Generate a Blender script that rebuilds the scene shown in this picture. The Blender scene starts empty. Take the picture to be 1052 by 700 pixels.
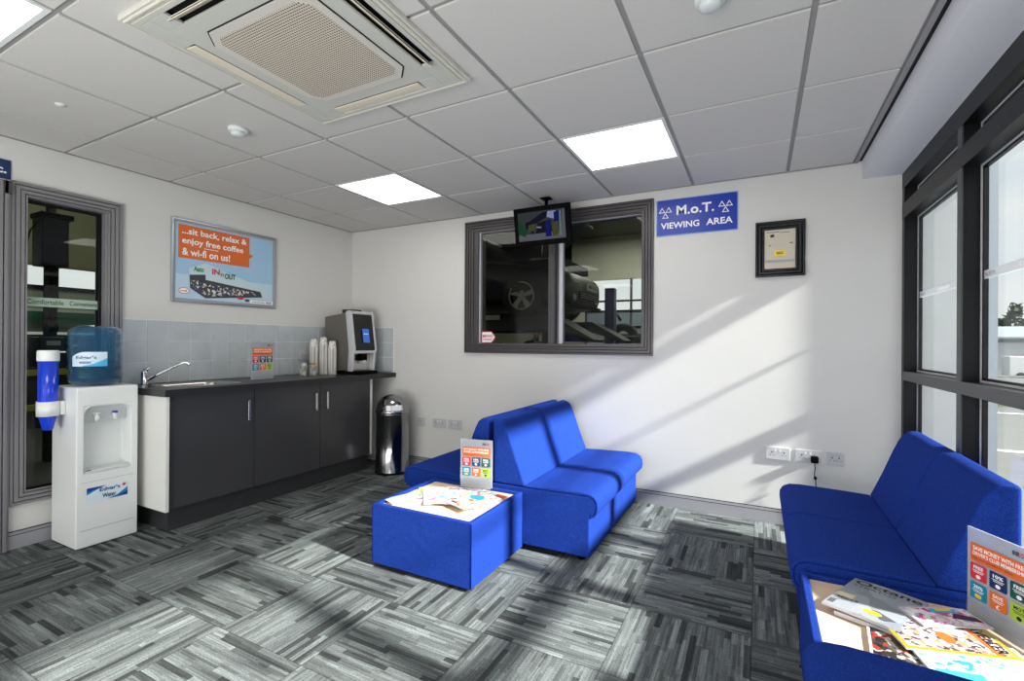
import bpy, bmesh, math, random
from mathutils import Vector, Matrix, noise
random.seed(7)
PI = math.pi
scene = bpy.context.scene
COL = scene.collection

# ------------------------------------------------------------------ materials
def lin(c):
    return tuple((v/12.92 if v <= .04045 else ((v+.055)/1.055)**2.4) for v in (x/255 for x in c))
MATS = {}
def mat(name, rgb, rough=.5, metal=0., spec=.5, emit=0., noise_amt=0., noise_scale=40., bump=0., bump_scale=200., coat=0., sheen=0.):
    if name in MATS: return MATS[name]
    m = bpy.data.materials.new(name); m.use_nodes = True
    nt = m.node_tree; b = nt.nodes['Principled BSDF']
    c = lin(rgb)+(1,)
    b.inputs['Base Color'].default_value = c
    b.inputs['Roughness'].default_value = rough
    b.inputs['Metallic'].default_value = metal
    b.inputs['Specular IOR Level'].default_value = spec
    if coat: b.inputs['Coat Weight'].default_value = coat; b.inputs['Coat Roughness'].default_value = .05
    if sheen: b.inputs['Sheen Weight'].default_value = sheen
    if emit:
        b.inputs['Emission Color'].default_value = c; b.inputs['Emission Strength'].default_value = emit
    tc = nt.nodes.new('ShaderNodeTexCoord')
    if noise_amt:
        n = nt.nodes.new('ShaderNodeTexNoise'); n.inputs['Scale'].default_value = noise_scale; n.inputs['Detail'].default_value = 4
        nt.links.new(tc.outputs['Object'], n.inputs['Vector'])
        r = nt.nodes.new('ShaderNodeMapRange'); r.inputs[1].default_value = .3; r.inputs[2].default_value = .7
        r.inputs[3].default_value = 1-noise_amt; r.inputs[4].default_value = 1+noise_amt
        nt.links.new(n.outputs[0], r.inputs[0])
        mx = nt.nodes.new('ShaderNodeVectorMath'); mx.operation = 'SCALE'; mx.inputs[0].default_value = c[:3]
        nt.links.new(r.outputs[0], mx.inputs['Scale']); nt.links.new(mx.outputs[0], b.inputs['Base Color'])
    if bump:
        n = nt.nodes.new('ShaderNodeTexNoise'); n.inputs['Scale'].default_value = bump_scale; n.inputs['Detail'].default_value = 3
        nt.links.new(tc.outputs['Object'], n.inputs['Vector'])
        bp = nt.nodes.new('ShaderNodeBump'); bp.inputs['Strength'].default_value = bump; bp.inputs['Distance'].default_value = .01
        nt.links.new(n.outputs[0], bp.inputs['Height']); nt.links.new(bp.outputs[0], b.inputs['Normal'])
    MATS[name] = m; return m

def glass_mat(name, tint=(255,255,255), f=1.0, add=0.0):
    """thin architectural glass: transparent body with a Fresnel sheen, works from any side"""
    if name in MATS: return MATS[name]
    m = bpy.data.materials.new(name); m.use_nodes = True; nt = m.node_tree
    nt.nodes.remove(nt.nodes['Principled BSDF']); out = nt.nodes['Material Output']
    t = nt.nodes.new('ShaderNodeBsdfTransparent'); t.inputs[0].default_value = lin(tint)+(1,)
    g = nt.nodes.new('ShaderNodeBsdfGlossy'); g.inputs['Roughness'].default_value = .0
    lw = nt.nodes.new('ShaderNodeLayerWeight'); lw.inputs['Blend'].default_value = .5
    p5 = nt.nodes.new('ShaderNodeMath'); p5.operation = 'POWER'; p5.inputs[1].default_value = 5; nt.links.new(lw.outputs['Facing'], p5.inputs[0])
    fr = nt.nodes.new('ShaderNodeMath'); fr.operation = 'MULTIPLY_ADD'; fr.inputs[1].default_value = .96; fr.inputs[2].default_value = .04; nt.links.new(p5.outputs[0], fr.inputs[0])
    mu = nt.nodes.new('ShaderNodeMath'); mu.operation = 'MULTIPLY_ADD'; mu.inputs[1].default_value = f; mu.inputs[2].default_value = add; mu.use_clamp = True
    mx = nt.nodes.new('ShaderNodeMixShader')
    nt.links.new(fr.outputs[0], mu.inputs[0]); nt.links.new(mu.outputs[0], mx.inputs[0])
    nt.links.new(t.outputs[0], mx.inputs[1]); nt.links.new(g.outputs[0], mx.inputs[2]); nt.links.new(mx.outputs[0], out.inputs[0])
    MATS[name] = m; return m

def film_mat(name, rgb, alpha):
    if name in MATS: return MATS[name]
    m = bpy.data.materials.new(name); m.use_nodes = True; b = m.node_tree.nodes['Principled BSDF']
    b.inputs['Base Color'].default_value = lin(rgb)+(1,); b.inputs['Alpha'].default_value = alpha; b.inputs['Roughness'].default_value = .5
    MATS[name] = m; return m

def N(nt, typ, **kw):
    n = nt.nodes.new(typ)
    for k, v in kw.items(): setattr(n, k, v)
    return n
def mth(nt, op, a, b=None, c=None):
    n = nt.nodes.new('ShaderNodeMath'); n.operation = op
    for i, v in enumerate((a, b, c)):
        if v is None: continue
        if isinstance(v, (int, float)): n.inputs[i].default_value = v
        else: nt.links.new(v, n.inputs[i])
    return n.outputs[0]

def carpet_mat():
    m = bpy.data.materials.new('carpet_tiles'); m.use_nodes = True; nt = m.node_tree; b = nt.nodes['Principled BSDF']
    b.inputs['Roughness'].default_value = .95; b.inputs['Specular IOR Level'].default_value = .1
    geo = N(nt, 'ShaderNodeNewGeometry'); sep = N(nt, 'ShaderNodeSeparateXYZ'); nt.links.new(geo.outputs['Position'], sep.inputs[0])
    x = mth(nt, 'ADD', sep.outputs[0], 10-.34); y = mth(nt, 'ADD', sep.outputs[1], 20+.02)
    T = .5
    cx = mth(nt, 'FLOOR', mth(nt, 'DIVIDE', x, T)); cy = mth(nt, 'FLOOR', mth(nt, 'DIVIDE', y, T))
    par = mth(nt, 'MODULO', mth(nt, 'ADD', cx, cy), 2.0); par = mth(nt, 'ROUND', par)
    lx = mth(nt, 'FRACT', mth(nt, 'DIVIDE', x, T)); ly = mth(nt, 'FRACT', mth(nt, 'DIVIDE', y, T))
    inv = mth(nt, 'SUBTRACT', 1.0, par)
    u = mth(nt, 'ADD', mth(nt, 'MULTIPLY', lx, par), mth(nt, 'MULTIPLY', ly, inv))   # along the pile lines
    v = mth(nt, 'ADD', mth(nt, 'MULTIPLY', ly, par), mth(nt, 'MULTIPLY', lx, inv))   # across
    def wn(a, bb, c):
        cmb = N(nt, 'ShaderNodeCombineXYZ')
        for i, q in enumerate((a, bb, c)):
            if isinstance(q, (int, float)): cmb.inputs[i].default_value = q
            else: nt.links.new(q, cmb.inputs[i])
        w = N(nt, 'ShaderNodeTexWhiteNoise'); w.noise_dimensions = '3D'; nt.links.new(cmb.outputs[0], w.inputs['Vector']); return w.outputs['Value']
    cid = mth(nt, 'ADD', mth(nt, 'MULTIPLY', cx, 17.0), mth(nt, 'MULTIPLY', cy, 5.0))
    def streak(rows, seg, seed):
        r = mth(nt, 'FLOOR', mth(nt, 'MULTIPLY', v, rows))
        off = wn(r, cid, seed)
        s = mth(nt, 'FLOOR', mth(nt, 'ADD', mth(nt, 'MULTIPLY', u, seg), mth(nt, 'MULTIPLY', off, 9.0)))
        return wn(r, s, mth(nt, 'ADD', cid, seed+3.3))
    s1 = streak(20, 2.3, 1.7); s2 = streak(40, 3.1, 8.2); s3 = streak(90, 2.5, 4.4)
    ramp = N(nt, 'ShaderNodeValToRGB'); ramp.color_ramp.interpolation = 'LINEAR'
    e = ramp.color_ramp.elements
    e[0].position = 0; e[0].color = (.32, .32, .32, 1); e[1].position = 1; e[1].color = (1.3, 1.3, 1.3, 1)
    for p, c in ((.12, .36), (.18, .78), (.55, .92), (.78, 1.0), (.84, 1.22)):
        k = e.new(p); k.color = (c, c, c, 1)
    nt.links.new(s1, ramp.inputs[0])
    a = mth(nt, 'MULTIPLY', N_out(ramp), mth(nt, 'ADD', mth(nt, 'MULTIPLY', s2, .5), .72))
    a = mth(nt, 'MULTIPLY', a, mth(nt, 'ADD', mth(nt, 'MULTIPLY', s3, .55), .7))
    tilev = wn(cid, 3.0, 9.0); a = mth(nt, 'MULTIPLY', a, mth(nt, 'ADD', mth(nt, 'MULTIPLY', tilev, .35), .8))
    ns = N(nt, 'ShaderNodeTexNoise'); ns.inputs['Scale'].default_value = 160; ns.inputs['Detail'].default_value = 2
    nt.links.new(geo.outputs['Position'], ns.inputs['Vector'])
    a = mth(nt, 'MULTIPLY', a, mth(nt, 'ADD', mth(nt, 'MULTIPLY', ns.outputs[0], 1.3), .35))
    # seams
    edge = mth(nt, 'MINIMUM', mth(nt, 'MINIMUM', lx, mth(nt, 'SUBTRACT', 1., lx)), mth(nt, 'MINIMUM', ly, mth(nt, 'SUBTRACT', 1., ly)))
    seam = mth(nt, 'GREATER_THAN', edge, .005); a = mth(nt, 'MULTIPLY', a, mth(nt, 'ADD', mth(nt, 'MULTIPLY', seam, .45), .55))
    sc = N(nt, 'ShaderNodeVectorMath'); sc.operation = 'SCALE'; sc.inputs[0].default_value = (.130, .143, .144)
    nt.links.new(a, sc.inputs['Scale']); nt.links.new(sc.outputs[0], b.inputs['Base Color'])
    bp = N(nt, 'ShaderNodeBump'); bp.inputs['Strength'].default_value = .4; bp.inputs['Distance'].default_value = .004
    nt.links.new(a, bp.inputs['Height']); nt.links.new(bp.outputs[0], b.inputs['Normal'])
    return m
def N_out(ramp): return ramp.outputs[0]

def art_mat(name, cols, scale, seed=0.):
    """printed colour picture: voronoi patches through a ramp"""
    m = bpy.data.materials.new(name); m.use_nodes = True; nt = m.node_tree; b = nt.nodes['Principled BSDF']
    b.inputs['Roughness'].default_value = .35
    tc = N(nt, 'ShaderNodeTexCoord'); mp = N(nt, 'ShaderNodeMapping'); mp.inputs['Location'].default_value = (seed, seed*.7, 0)
    ns = N(nt, 'ShaderNodeTexNoise'); ns.inputs['Scale'].default_value = scale*.8
    vo = N(nt, 'ShaderNodeTexVoronoi'); vo.inputs['Scale'].default_value = scale
    mixv = N(nt, 'ShaderNodeVectorMath'); mixv.operation = 'MULTIPLY_ADD'; mixv.inputs[1].default_value = (.03, .03, .03)
    nt.links.new(tc.outputs['Object'], mp.inputs[0]); nt.links.new(mp.outputs[0], ns.inputs['Vector'])
    nt.links.new(ns.outputs['Color'], mixv.inputs[0]); nt.links.new(mp.outputs[0], mixv.inputs[2]); nt.links.new(mixv.outputs[0], vo.inputs['Vector'])
    sp = N(nt, 'ShaderNodeSeparateXYZ'); nt.links.new(vo.outputs['Color'], sp.inputs[0])
    r = N(nt, 'ShaderNodeValToRGB'); r.color_ramp.interpolation = 'CONSTANT'
    el = r.color_ramp.elements; el[0].color = lin(cols[0])+(1,); el[1].position = 1/len(cols); el[1].color = lin(cols[1])+(1,)
    for i, c in enumerate(cols[2:], 2):
        k = el.new(i/len(cols)); k.color = lin(c)+(1,)
    nt.links.new(sp.outputs[0], r.inputs[0]); nt.links.new(r.outputs[0], b.inputs['Base Color'])
    return m

# ------------------------------------------------------------------ mesh builder
class MB:
    def __init__(s): s.v = []; s.f = []; s.mi = []; s.mats = []; s.sm = []
    def m(s, mt):
        if mt not in s.mats: s.mats.append(mt)
        return s.mats.index(mt)
    def add(s, vs, fs, mt, smooth=False):
        o = len(s.v); s.v += [tuple(p) for p in vs]; k = s.m(mt)
        for f in fs: s.f.append(tuple(i+o for i in f)); s.mi.append(k); s.sm.append(smooth)
        return s
    def box(s, x0, x1, y0, y1, z0, z1, mt):
        vs = [(x, y, z) for x in (x0, x1) for y in (y0, y1) for z in (z0, z1)]
        return s.add(vs, [(0,1,3,2),(4,6,7,5),(0,4,5,1),(2,3,7,6),(0,2,6,4),(1,5,7,3)], mt)
    def prism(s, prof, a, b, mt, axis='y', smooth=False):
        """profile of 2-D points extruded along an axis. y: (x,z); x: (y,z); z: (x,y)"""
        P = {'y': lambda p, t: (p[0], t, p[1]), 'x': lambda p, t: (t, p[0], p[1]), 'z': lambda p, t: (p[0], p[1], t)}[axis]
        n = len(prof); vs = [P(p, a) for p in prof]+[P(p, b) for p in prof]
        fs = [tuple(range(n)), tuple(range(2*n-1, n-1, -1))]
        s.add(vs, fs, mt)
        return s.add(vs, [(i, i+n, (i+1) % n+n, (i+1) % n) for i in range(n)], mt, smooth) if False else s._side(vs, n, mt, smooth)
    def _side(s, vs, n, mt, smooth):
        o = len(s.v)-2*n; k = s.m(mt)
        for i in range(n):
            s.f.append((o+i, o+i+n, o+(i+1) % n+n, o+(i+1) % n)); s.mi.append(k); s.sm.append(smooth)
        return s
    def lathe(s, prof, c, mt, n=32, smooth=True, axis='z', caps=True):
        """profile [(r, h)] turned about an axis through c"""
        vs = []
        for r, h in prof:
            for i in range(n):
                a = 2*PI*i/n; p = (r*math.cos(a), r*math.sin(a), h)
                if axis == 'y': p = (p[0], p[2], p[1])
                if axis == 'x': p = (p[2], p[0], p[1])
                vs.append((c[0]+p[0], c[1]+p[1], c[2]+p[2]))
        fs = []
        for j in range(len(prof)-1):
            for i in range(n):
                k = (i+1) % n; fs.append((j*n+i, j*n+k, (j+1)*n+k, (j+1)*n+i))
        closed = prof[0] == prof[-1] or not caps
        if prof[0][0] > 1e-5 and not closed: fs.append(tuple(range(n-1, -1, -1)))
        if prof[-1][0] > 1e-5 and not closed: fs.append(tuple((len(prof)-1)*n+i for i in range(n)))
        return s.add(vs, fs, mt, smooth)
    def tube(s, pts, r, mt, n=10, cap=True):
        pts = [Vector(p) for p in pts]; rs = r if isinstance(r, (list, tuple)) else [r]*len(pts); vs = []
        up = Vector((0, 0, 1))
        for i, p in enumerate(pts):
            d = (pts[min(i+1, len(pts)-1)]-pts[max(i-1, 0)]).normalized()
            ref = up if abs(d.z) < .95 else Vector((1, 0, 0))
            a = d.cross(ref).normalized(); b = d.cross(a).normalized()
            for k in range(n):
                t = 2*PI*k/n; vs.append(p+a*math.cos(t)*rs[i]+b*math.sin(t)*rs[i])
        fs = []
        for j in range(len(pts)-1):
            for i in range(n):
                k = (i+1) % n; fs.append((j*n+i, j*n+k, (j+1)*n+k, (j+1)*n+i))
        if cap: fs += [tuple(range(n-1, -1, -1)), tuple((len(pts)-1)*n+i for i in range(n))]
        return s.add(vs, fs, mt, True)
    def quad(s, pts, mt): return s.add(pts, [tuple(range(len(pts)))], mt)
    def build(s, name, parent=None, bevel=0., seg=2, world=False, recalc=True, smooth_all=False, hide=False):
        me = bpy.data.meshes.new(name)
        off = parent.location if (world and parent) else Vector((0, 0, 0))
        par = parent
        if world and parent and parent.parent: off = parent.matrix_world_loc
        me.from_pydata([tuple(Vector(p)-off) for p in s.v], [], s.f)
        for mt in s.mats: me.materials.append(mt)
        me.polygons.foreach_set('material_index', s.mi)
        me.polygons.foreach_set('use_smooth', [bool(q or bevel or smooth_all) for q in s.sm])
        if recalc:
            bm = bmesh.new(); bm.from_mesh(me)
            bmesh.ops.recalc_face_normals(bm, faces=bm.faces); bm.to_mesh(me); bm.free()
        me.update()
        o = bpy.data.objects.new(name, me); COL.objects.link(o)
        if parent: o.parent = parent
        if bevel:
            bv = o.modifiers.new('bevel', 'BEVEL'); bv.width = bevel; bv.segments = seg; bv.limit_method = 'ANGLE'; bv.angle_limit = math.radians(35)
            wnm = o.modifiers.new('wn', 'WEIGHTED_NORMAL'); wnm.keep_sharp = True
        return o

def text_mesh(txt, bold=0.):
    cu = bpy.data.curves.new('t', 'FONT'); cu.body = txt; cu.size = 1; cu.offset = bold; cu.resolution_u = 3
    ob = bpy.data.objects.new('t', cu); COL.objects.link(ob)
    me = bpy.data.meshes.new_from_object(ob)
    vs = [tuple(v.co) for v in me.vertices]; fs = [tuple(p.vertices) for p in me.polygons]
    bpy.data.objects.remove(ob); bpy.data.curves.remove(cu); bpy.data.meshes.remove(me)
    return vs, fs
class Flat:
    """draws flat print on a plane: origin o, right u, up v, normal n; coordinates in metres"""
    def __init__(s, mb, o, u, v, warp=None):
        s.mb = mb; s.o = Vector(o); s.u = Vector(u).normalized(); s.v = Vector(v).normalized(); s.n = s.u.cross(s.v).normalized(); s.k = 0; s.warp = warp
    def P(s, x, y, h):
        if s.warp: h += s.warp(x, y)
        return s.o+s.u*x+s.v*y+s.n*h
    def poly(s, pts, mt, h=None):
        s.k += 1; h = .0004*s.k if h is None else h
        s.mb.add([s.P(x, y, h) for x, y in pts], [tuple(range(len(pts)))], mt); return s
    def rect(s, x0, y0, x1, y1, mt, h=None, n=1):
        s.k += 1; h = .0004*s.k if h is None else h
        vs = [s.P(x0+(x1-x0)*i/n, y0+(y1-y0)*j/n, h) for j in range(n+1) for i in range(n+1)]
        s.mb.add(vs, [(j*(n+1)+i, j*(n+1)+i+1, (j+1)*(n+1)+i+1, (j+1)*(n+1)+i) for j in range(n) for i in range(n)], mt); return s
    def rrect(s, x0, y0, x1, y1, r, mt, h=None):
        pts = []
        for cx, cy, a0 in ((x1-r, y1-r, 0), (x0+r, y1-r, 90), (x0+r, y0+r, 180), (x1-r, y0+r, 270)):
            for k in range(5):
                a = math.radians(a0+22.5*k); pts.append((cx+r*math.cos(a), cy+r*math.sin(a)))
        return s.poly(pts, mt, h)
    def ell(s, cx, cy, rx, ry, mt, h=None, n=20):
        return s.poly([(cx+rx*math.cos(2*PI*k/n), cy+ry*math.sin(2*PI*k/n)) for k in range(n)], mt, h)
    def text(s, t, x0, y0, x1, y1, mt, bold=.0, h=None, keep=False):
        """text stretched into the box x0..x1, y0..y1 (keep: height sets the scale, left aligned)"""
        vs, fs = text_mesh(t, bold)
        if not vs: return s
        s.k += 1; h = .0004*s.k if h is None else h
        a0 = min(p[0] for p in vs); a1 = max(p[0] for p in vs); b0 = min(p[1] for p in vs); b1 = max(p[1] for p in vs)
        sx = (x1-x0)/(a1-a0); sy = (y1-y0)/(b1-b0)
        if keep: sx = sy
        s.mb.add([s.P(x0+(p[0]-a0)*sx, y0+(p[1]-b0)*sy, h) for p in vs], fs, mt); return s

def tag(o, label=None, cat=None, group=None, kind=None):
    if label: o['label'] = label
    if cat: o['category'] = cat
    if group: o['group'] = group
    if kind: o['kind'] = kind
    return o
def thing(name, label, cat, loc=(0, 0, 0), rz=0., group=None):
    o = bpy.data.objects.new(name, None); COL.objects.link(o); o.location = loc; o.rotation_euler = (0, 0, rz); o.empty_display_size = .1
    return tag(o, label, cat, group)
def struct(mb, name, bevel=0., label=None, cat=None):
    o = mb.build(name, bevel=bevel); o['kind'] = 'structure'
    o['label'] = label or name.replace('_', ' '); o['category'] = cat or name.split('_')[0]
    return o
def dup(root, loc, rz, label=None, group=None):
    r = root.copy(); COL.objects.link(r); r.location = loc; r.rotation_euler = (0, 0, rz)
    if label: r['label'] = label
    if group: r['group'] = group
    for ch in list(root.children):
        c = ch.copy(); COL.objects.link(c); c.parent = r
        for g in list(ch.children):
            d = g.copy(); COL.objects.link(d); d.parent = c
    return r

# ------------------------------------------------------------------ palette
white_paint = mat('white_wall_paint', (213, 212, 209), .7, noise_amt=.015, noise_scale=3)
ceil_tile = mat('ceiling_tile', (205, 203, 200), .95, noise_amt=.07, noise_scale=260, spec=.1)
ceil_grid = mat('ceiling_grid', (150, 149, 148), .6)
soffit_m = mat('soffit_paint', (226, 227, 231), .8)
black_gap = mat('shadow_gap', (8, 8, 8), .9)
alu_dark = mat('dark_aluminium', (9, 10, 13), .4, spec=.3)
alu_face = mat('grey_aluminium_face', (66, 67, 68), .4)
gasket = mat('pale_gasket', (215, 215, 215), .6)
frame_grey = mat('grey_painted_timber', (72, 68, 70), .35)
frame_light = mat('light_grey_painted_frame', (126, 124, 127), .35)
frame_pale = mat('pale_grey_frame', (196, 196, 204), .3)
skirt_m = mat('grey_skirting', (150, 150, 155), .45)
groove_m = mat('groove_line', (38, 38, 42), .8)
blue = mat('blue_upholstery', (28, 57, 142), .95, spec=.08, noise_amt=.45, noise_scale=330, bump=.5, bump_scale=420)
def soft_folds(m):
    nt = m.node_tree; b = nt.nodes['Principled BSDF']; old = b.inputs['Normal'].links[0].from_node
    tc = nt.nodes.new('ShaderNodeTexCoord'); mp = nt.nodes.new('ShaderNodeMapping'); mp.inputs['Scale'].default_value = (1, 2.2, 1); n = nt.nodes.new('ShaderNodeTexNoise'); n.inputs['Scale'].default_value = 5; n.inputs['Detail'].default_value = 3; n.inputs['Distortion'].default_value = .6
    bp = nt.nodes.new('ShaderNodeBump'); bp.inputs['Strength'].default_value = .35; bp.inputs['Distance'].default_value = .03
    nt.links.new(tc.outputs['Object'], mp.inputs[0]); nt.links.new(mp.outputs[0], n.inputs['Vector']); nt.links.new(n.outputs[0], bp.inputs['Height']); nt.links.new(old.outputs[0], bp.inputs['Normal']); nt.links.new(bp.outputs[0], b.inputs['Normal'])
soft_folds(blue)
blue_seam = mat('blue_seam', (6, 22, 95), .95, spec=.1)
beech = mat('beech_laminate', (222, 194, 164), .4, noise_amt=.05, noise_scale=25)
black_pl = mat('black_plastic', (4, 4, 5), .6, spec=.06)
grey_gloss = mat('graphite_gloss', (66, 66, 68), .2, spec=.35)
grey_kick = mat('graphite_matt', (58, 58, 60), .4)
white_mel = mat('white_melamine', (222, 222, 218), .4)
worktop_m = mat('black_worktop', (30, 29, 30), .3, noise_amt=.35, noise_scale=150)
steel = mat('brushed_steel', (190, 188, 184), .25, metal=1.)
chrome = mat('chrome', (225, 225, 225), .06, metal=1.)
dchrome = mat('polished_steel_bin', (150, 150, 152), .12, metal=1.)
tile_m = mat('grey_wall_tile', (186, 192, 196), .15, noise_amt=.05, noise_scale=8)
grout = mat('white_grout', (244, 245, 245), .8)
white_pl = mat('white_plastic', (228, 231, 230), .35)
white_pl2 = mat('pale_plastic_panel', (212, 217, 217), .3)
sock_m = mat('socket_plastic', (192, 192, 195), .3)
sock_d = mat('socket_slot', (12, 12, 12), .6)
paper = mat('white_paper', (218, 218, 220), .6)
ink = mat('black_ink', (15, 15, 18), .5)
c_orange = mat('print_orange', (222, 105, 35), .5)
c_white = mat('print_white', (245, 245, 245), .5)
c_blue = mat('print_sign_blue', (8, 50, 165), .35)
c_navy = mat('print_navy', (18, 44, 92), .5)
c_red = mat('print_red', (205, 45, 60), .5)
c_teal = mat('print_teal', (10, 135, 170), .5)
c_dgreen = mat('print_dark_green', (10, 75, 65), .5)
c_lime = mat('print_lime', (170, 200, 60), .5)
c_yel = mat('print_yellow', (238, 205, 30), .5)
c_cyan = mat('print_cyan', (70, 175, 225), .5)
c_grey = mat('print_grey', (165, 168, 172), .5)
c_dgrey = mat('print_dark_grey', (80, 84, 88), .5)
c_sky = mat('print_pale_blue', (160, 198, 228), .5)
c_green = mat('print_green', (30, 140, 70), .5)
c_pink = mat('print_pink', (232, 120, 160), .5)
c_maroon = mat('print_maroon', (90, 25, 60), .5)
glass_ext = glass_mat('clear_window_glass', (250, 253, 252), .55)
glass_int = glass_mat('viewing_window_glass', (236, 240, 236), .32)

# ================================================================== ROOM SHELL
RX, RY = 4.645, -6.4           # glazing plane, wall behind the camera
H = 2.40
mb = MB(); cm = carpet_mat(); mb.box(-.15, 4.72, RY-.15, .16, -.12, 0, cm); struct(mb, 'floor', label='grey carpet tile floor with dark and pale streaks', cat='floor')

# back wall with window opening
WX0, WX1, WZ0, WZ1 = 1.50, 3.085, 1.19, 2.275
mb = MB()
mb.box(-.15, WX0, 0, .15, 0, 2.9, white_paint); mb.box(WX1, RX+.06, 0, .15, 0, 2.9, white_paint)
mb.box(WX0, WX1, 0, .15, 0, WZ0, white_paint); mb.box(WX0, WX1, 0, .15, WZ1, 2.9, white_paint)
struct(mb, 'wall_back', label='white painted far wall with viewing window', cat='wall')
# left wall with window + door opening
LY0, LY1, LZ0, LZ1 = -2.60, -2.15, .29, 2.10
DY0, DY1 = -3.66, -2.76
mb = MB()
mb.box(-.15, 0, LY1, 0, 0, 2.9, white_paint)
mb.box(-.15, 0, LY0, LY1, 0, LZ0, white_paint); mb.box(-.15, 0, LY0, LY1, LZ1, 2.9, white_paint)
mb.box(-.15, 0, DY1, LY0, 0, 2.9, white_paint); mb.box(-.15, 0, DY0, DY1, 2.06, 2.9, white_paint)
mb.box(-.15, 0, RY, DY0, 0, 2.9, white_paint)
struct(mb, 'wall_left', label='white painted left wall', cat='wall')
mb = MB(); mb.box(-.15, RX+.06, RY-.15, RY, 0, 2.9, white_paint); struct(mb, 'wall_front', label='white wall behind the camera', cat='wall')

# suspended ceiling
mb = MB()
gx = [2.828+.6*i for i in range(-5, 4)]; gy = [-1.199+.6*j for j in range(-9, 4)]
XR = 4.398
LIGHTS = [(1, 0), ]
light_cells = {(1.028, -1.199), (2.828, -1.199), (1.028, -3.599), (2.828, -3.599), (1.028, -5.999), (2.828, -5.999)}
def is_light(x, y): return any(abs(x-a) < .01 and abs(y-b) < .01 for a, b in light_cells)
bx = [0.0]+[g for g in gx if .02 < g < XR]+[XR]; by = [RY]+[g for g in gy if RY+.02 < g < -.02]+[0.0]
mb.box(-.0, 4.44, RY, 0, 2.404, 2.43, ceil_grid)
for i in range(len(bx)-1):
    for j in range(len(by)-1):
        x0, x1, y0, y1 = bx[i], bx[i+1], by[j], by[j+1]
        if is_light(x0, y0): continue
        a, b2 = x0+(.011 if i else .018), x1-.011; c, d = y0+.011, y1-(.011 if j < len(by)-2 else .018)
        mb.box(a, b2, c, d, 2.396, 2.405, ceil_tile)
mb.box(XR, XR+.022, RY, 0, 2.392, 2.404, ceil_grid)       # edge trim
mb.box(XR+.022, 4.44, RY, 0, 2.402, 2.406, black_gap)
mb.box(0, 4.4, -.006, 0, 2.392, 2.404, ceil_grid); mb.box(0, .006, RY, 0, 2.392, 2.404, ceil_grid)
struct(mb, 'ceiling', label='suspended ceiling of white square tiles in a grey grid', cat='ceiling')
mb = MB(); mb.box(4.44, RX+.08, RY, 0, 2.285, 2.62, soffit_m); struct(mb, 'trim_1', label='white boxed soffit above the glazing', cat='soffit')
roofm = mat('roof_slab', (120, 120, 120), .9)
mb = MB(); mb.box(-.15, 4.76, RY-.15, .15, 2.90, 3.05, roofm); mb.box(4.62, 4.75, RY, .1, 2.62, 2.9, roofm)
struct(mb, 'trim_2', label='flat roof slab over the waiting room', cat='roof')

# skirtings
def skirt(name, boxes):
    mb = MB()
    for f in boxes: f(mb)
    struct(mb, name, label='grey painted skirting board', cat='skirting')
def bsk(mb):
    mb.box(.60, RX-.004, -.018, -.001, 0, .078, skirt_m); mb.box(.60, RX-.004, -.0175, -.001, .078, .082, groove_m)
    mb.box(.60, RX-.004, -.016, -.001, .082, .097, skirt_m); mb.box(.60, RX-.004, -.012, -.001, .097, .101, groove_m)
skirt('baseboard_back', [bsk])
def lsk(mb):
    for a, b2 in ((LY0-.05, -2.10), (RY, DY0-.08)):
        mb.box(.001, .018, a, b2, 0, .078, skirt_m); mb.box(.001, .0175, a, b2, .078, .082, groove_m)
        mb.box(.001, .016, a, b2, .082, .097, skirt_m); mb.box(.001, .010, a, b2, .097, .101, groove_m)
skirt('baseboard_left', [lsk])

# moulded window frames ------------------------------------------------
def ring(mb, o, i, y0, y1, mt, ax='y'):
    """rectangular ring between outer o=(a0,a1,z0,z1) and inner i, from depth y0 to y1"""
    a0, a1, z0, z1 = o; b0, b1, c0, c1 = i
    L = [(a0, z0), (a1, z0), (a1, z1), (a0, z1), (b0, c0), (b1, c0), (b1, c1), (b0, c1)]
    P = {'y': lambda p, t: (p[0], t, p[1]), 'x': lambda p, t: (t, p[0], p[1]), 'z': lambda p, t: (p[0], p[1], t)}[ax]
    vs = [P(p, y0) for p in L]+[P(p, y1) for p in L]; fs = []
    for k in range(4):
        n = (k+1) % 4
        fs += [(k, n, n+4, k+4), (k+8, k+12, n+12, n+8), (k, k+8, n+8, n), (k+4, n+4, n+12, k+12)]
    mb.add(vs, fs, mt)
def sh(o, d): return (o[0]+d, o[1]-d, o[2]+d, o[3]-d)
def moulded(mb, O, sgn, ax, total=.09, deep=.10, fm=None):
    fm = fm or frame_grey
    # stepped architrave: four ridges with grooves, then reveal lining
    steps = [(0, .016, .022), (.016, .020, .012), (.020, .040, .020), (.040, .044, .010), (.044, .062, .016), (.062, .066, .006), (.066, total, .012)]
    for a, b2, h in steps:
        ring(mb, sh(O, a), sh(O, b2), min(0, sgn*h), max(0, sgn*h), fm if (b2-a) > .006 else groove_m, ax)
O = (1.44, 3.145, 1.130, 2.335)
win = MB(); moulded(win, O, -1, 'y')
ring(win, (WX0, WX1, WZ0, WZ1), (1.575, 3.055, 1.215, 2.235), 0.0, .14, frame_grey)
w1 = struct(win, 'window_1', bevel=.002, label='grey framed internal viewing window into the workshop', cat='window')
fr = MB(); ring(fr, (1.535, 3.052, 1.205, 2.238), (1.588, 3.048, 1.214, 2.232), .02, .06, frame_pale)
fr.box(2.265, 2.330, .015, .07, 1.206, 2.238, frame_grey); fr.box(2.330, 2.347, .0, .06, 1.206, 2.238, groove_m); fr.box(2.338, 2.395, .02, .065, 1.206, 2.238, frame_pale)
fr.box(2.352, 2.362, .012, .02, 1.206, 2.238, frame_grey)
f1 = fr.build('window_frame', w1, bevel=.002)
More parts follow.
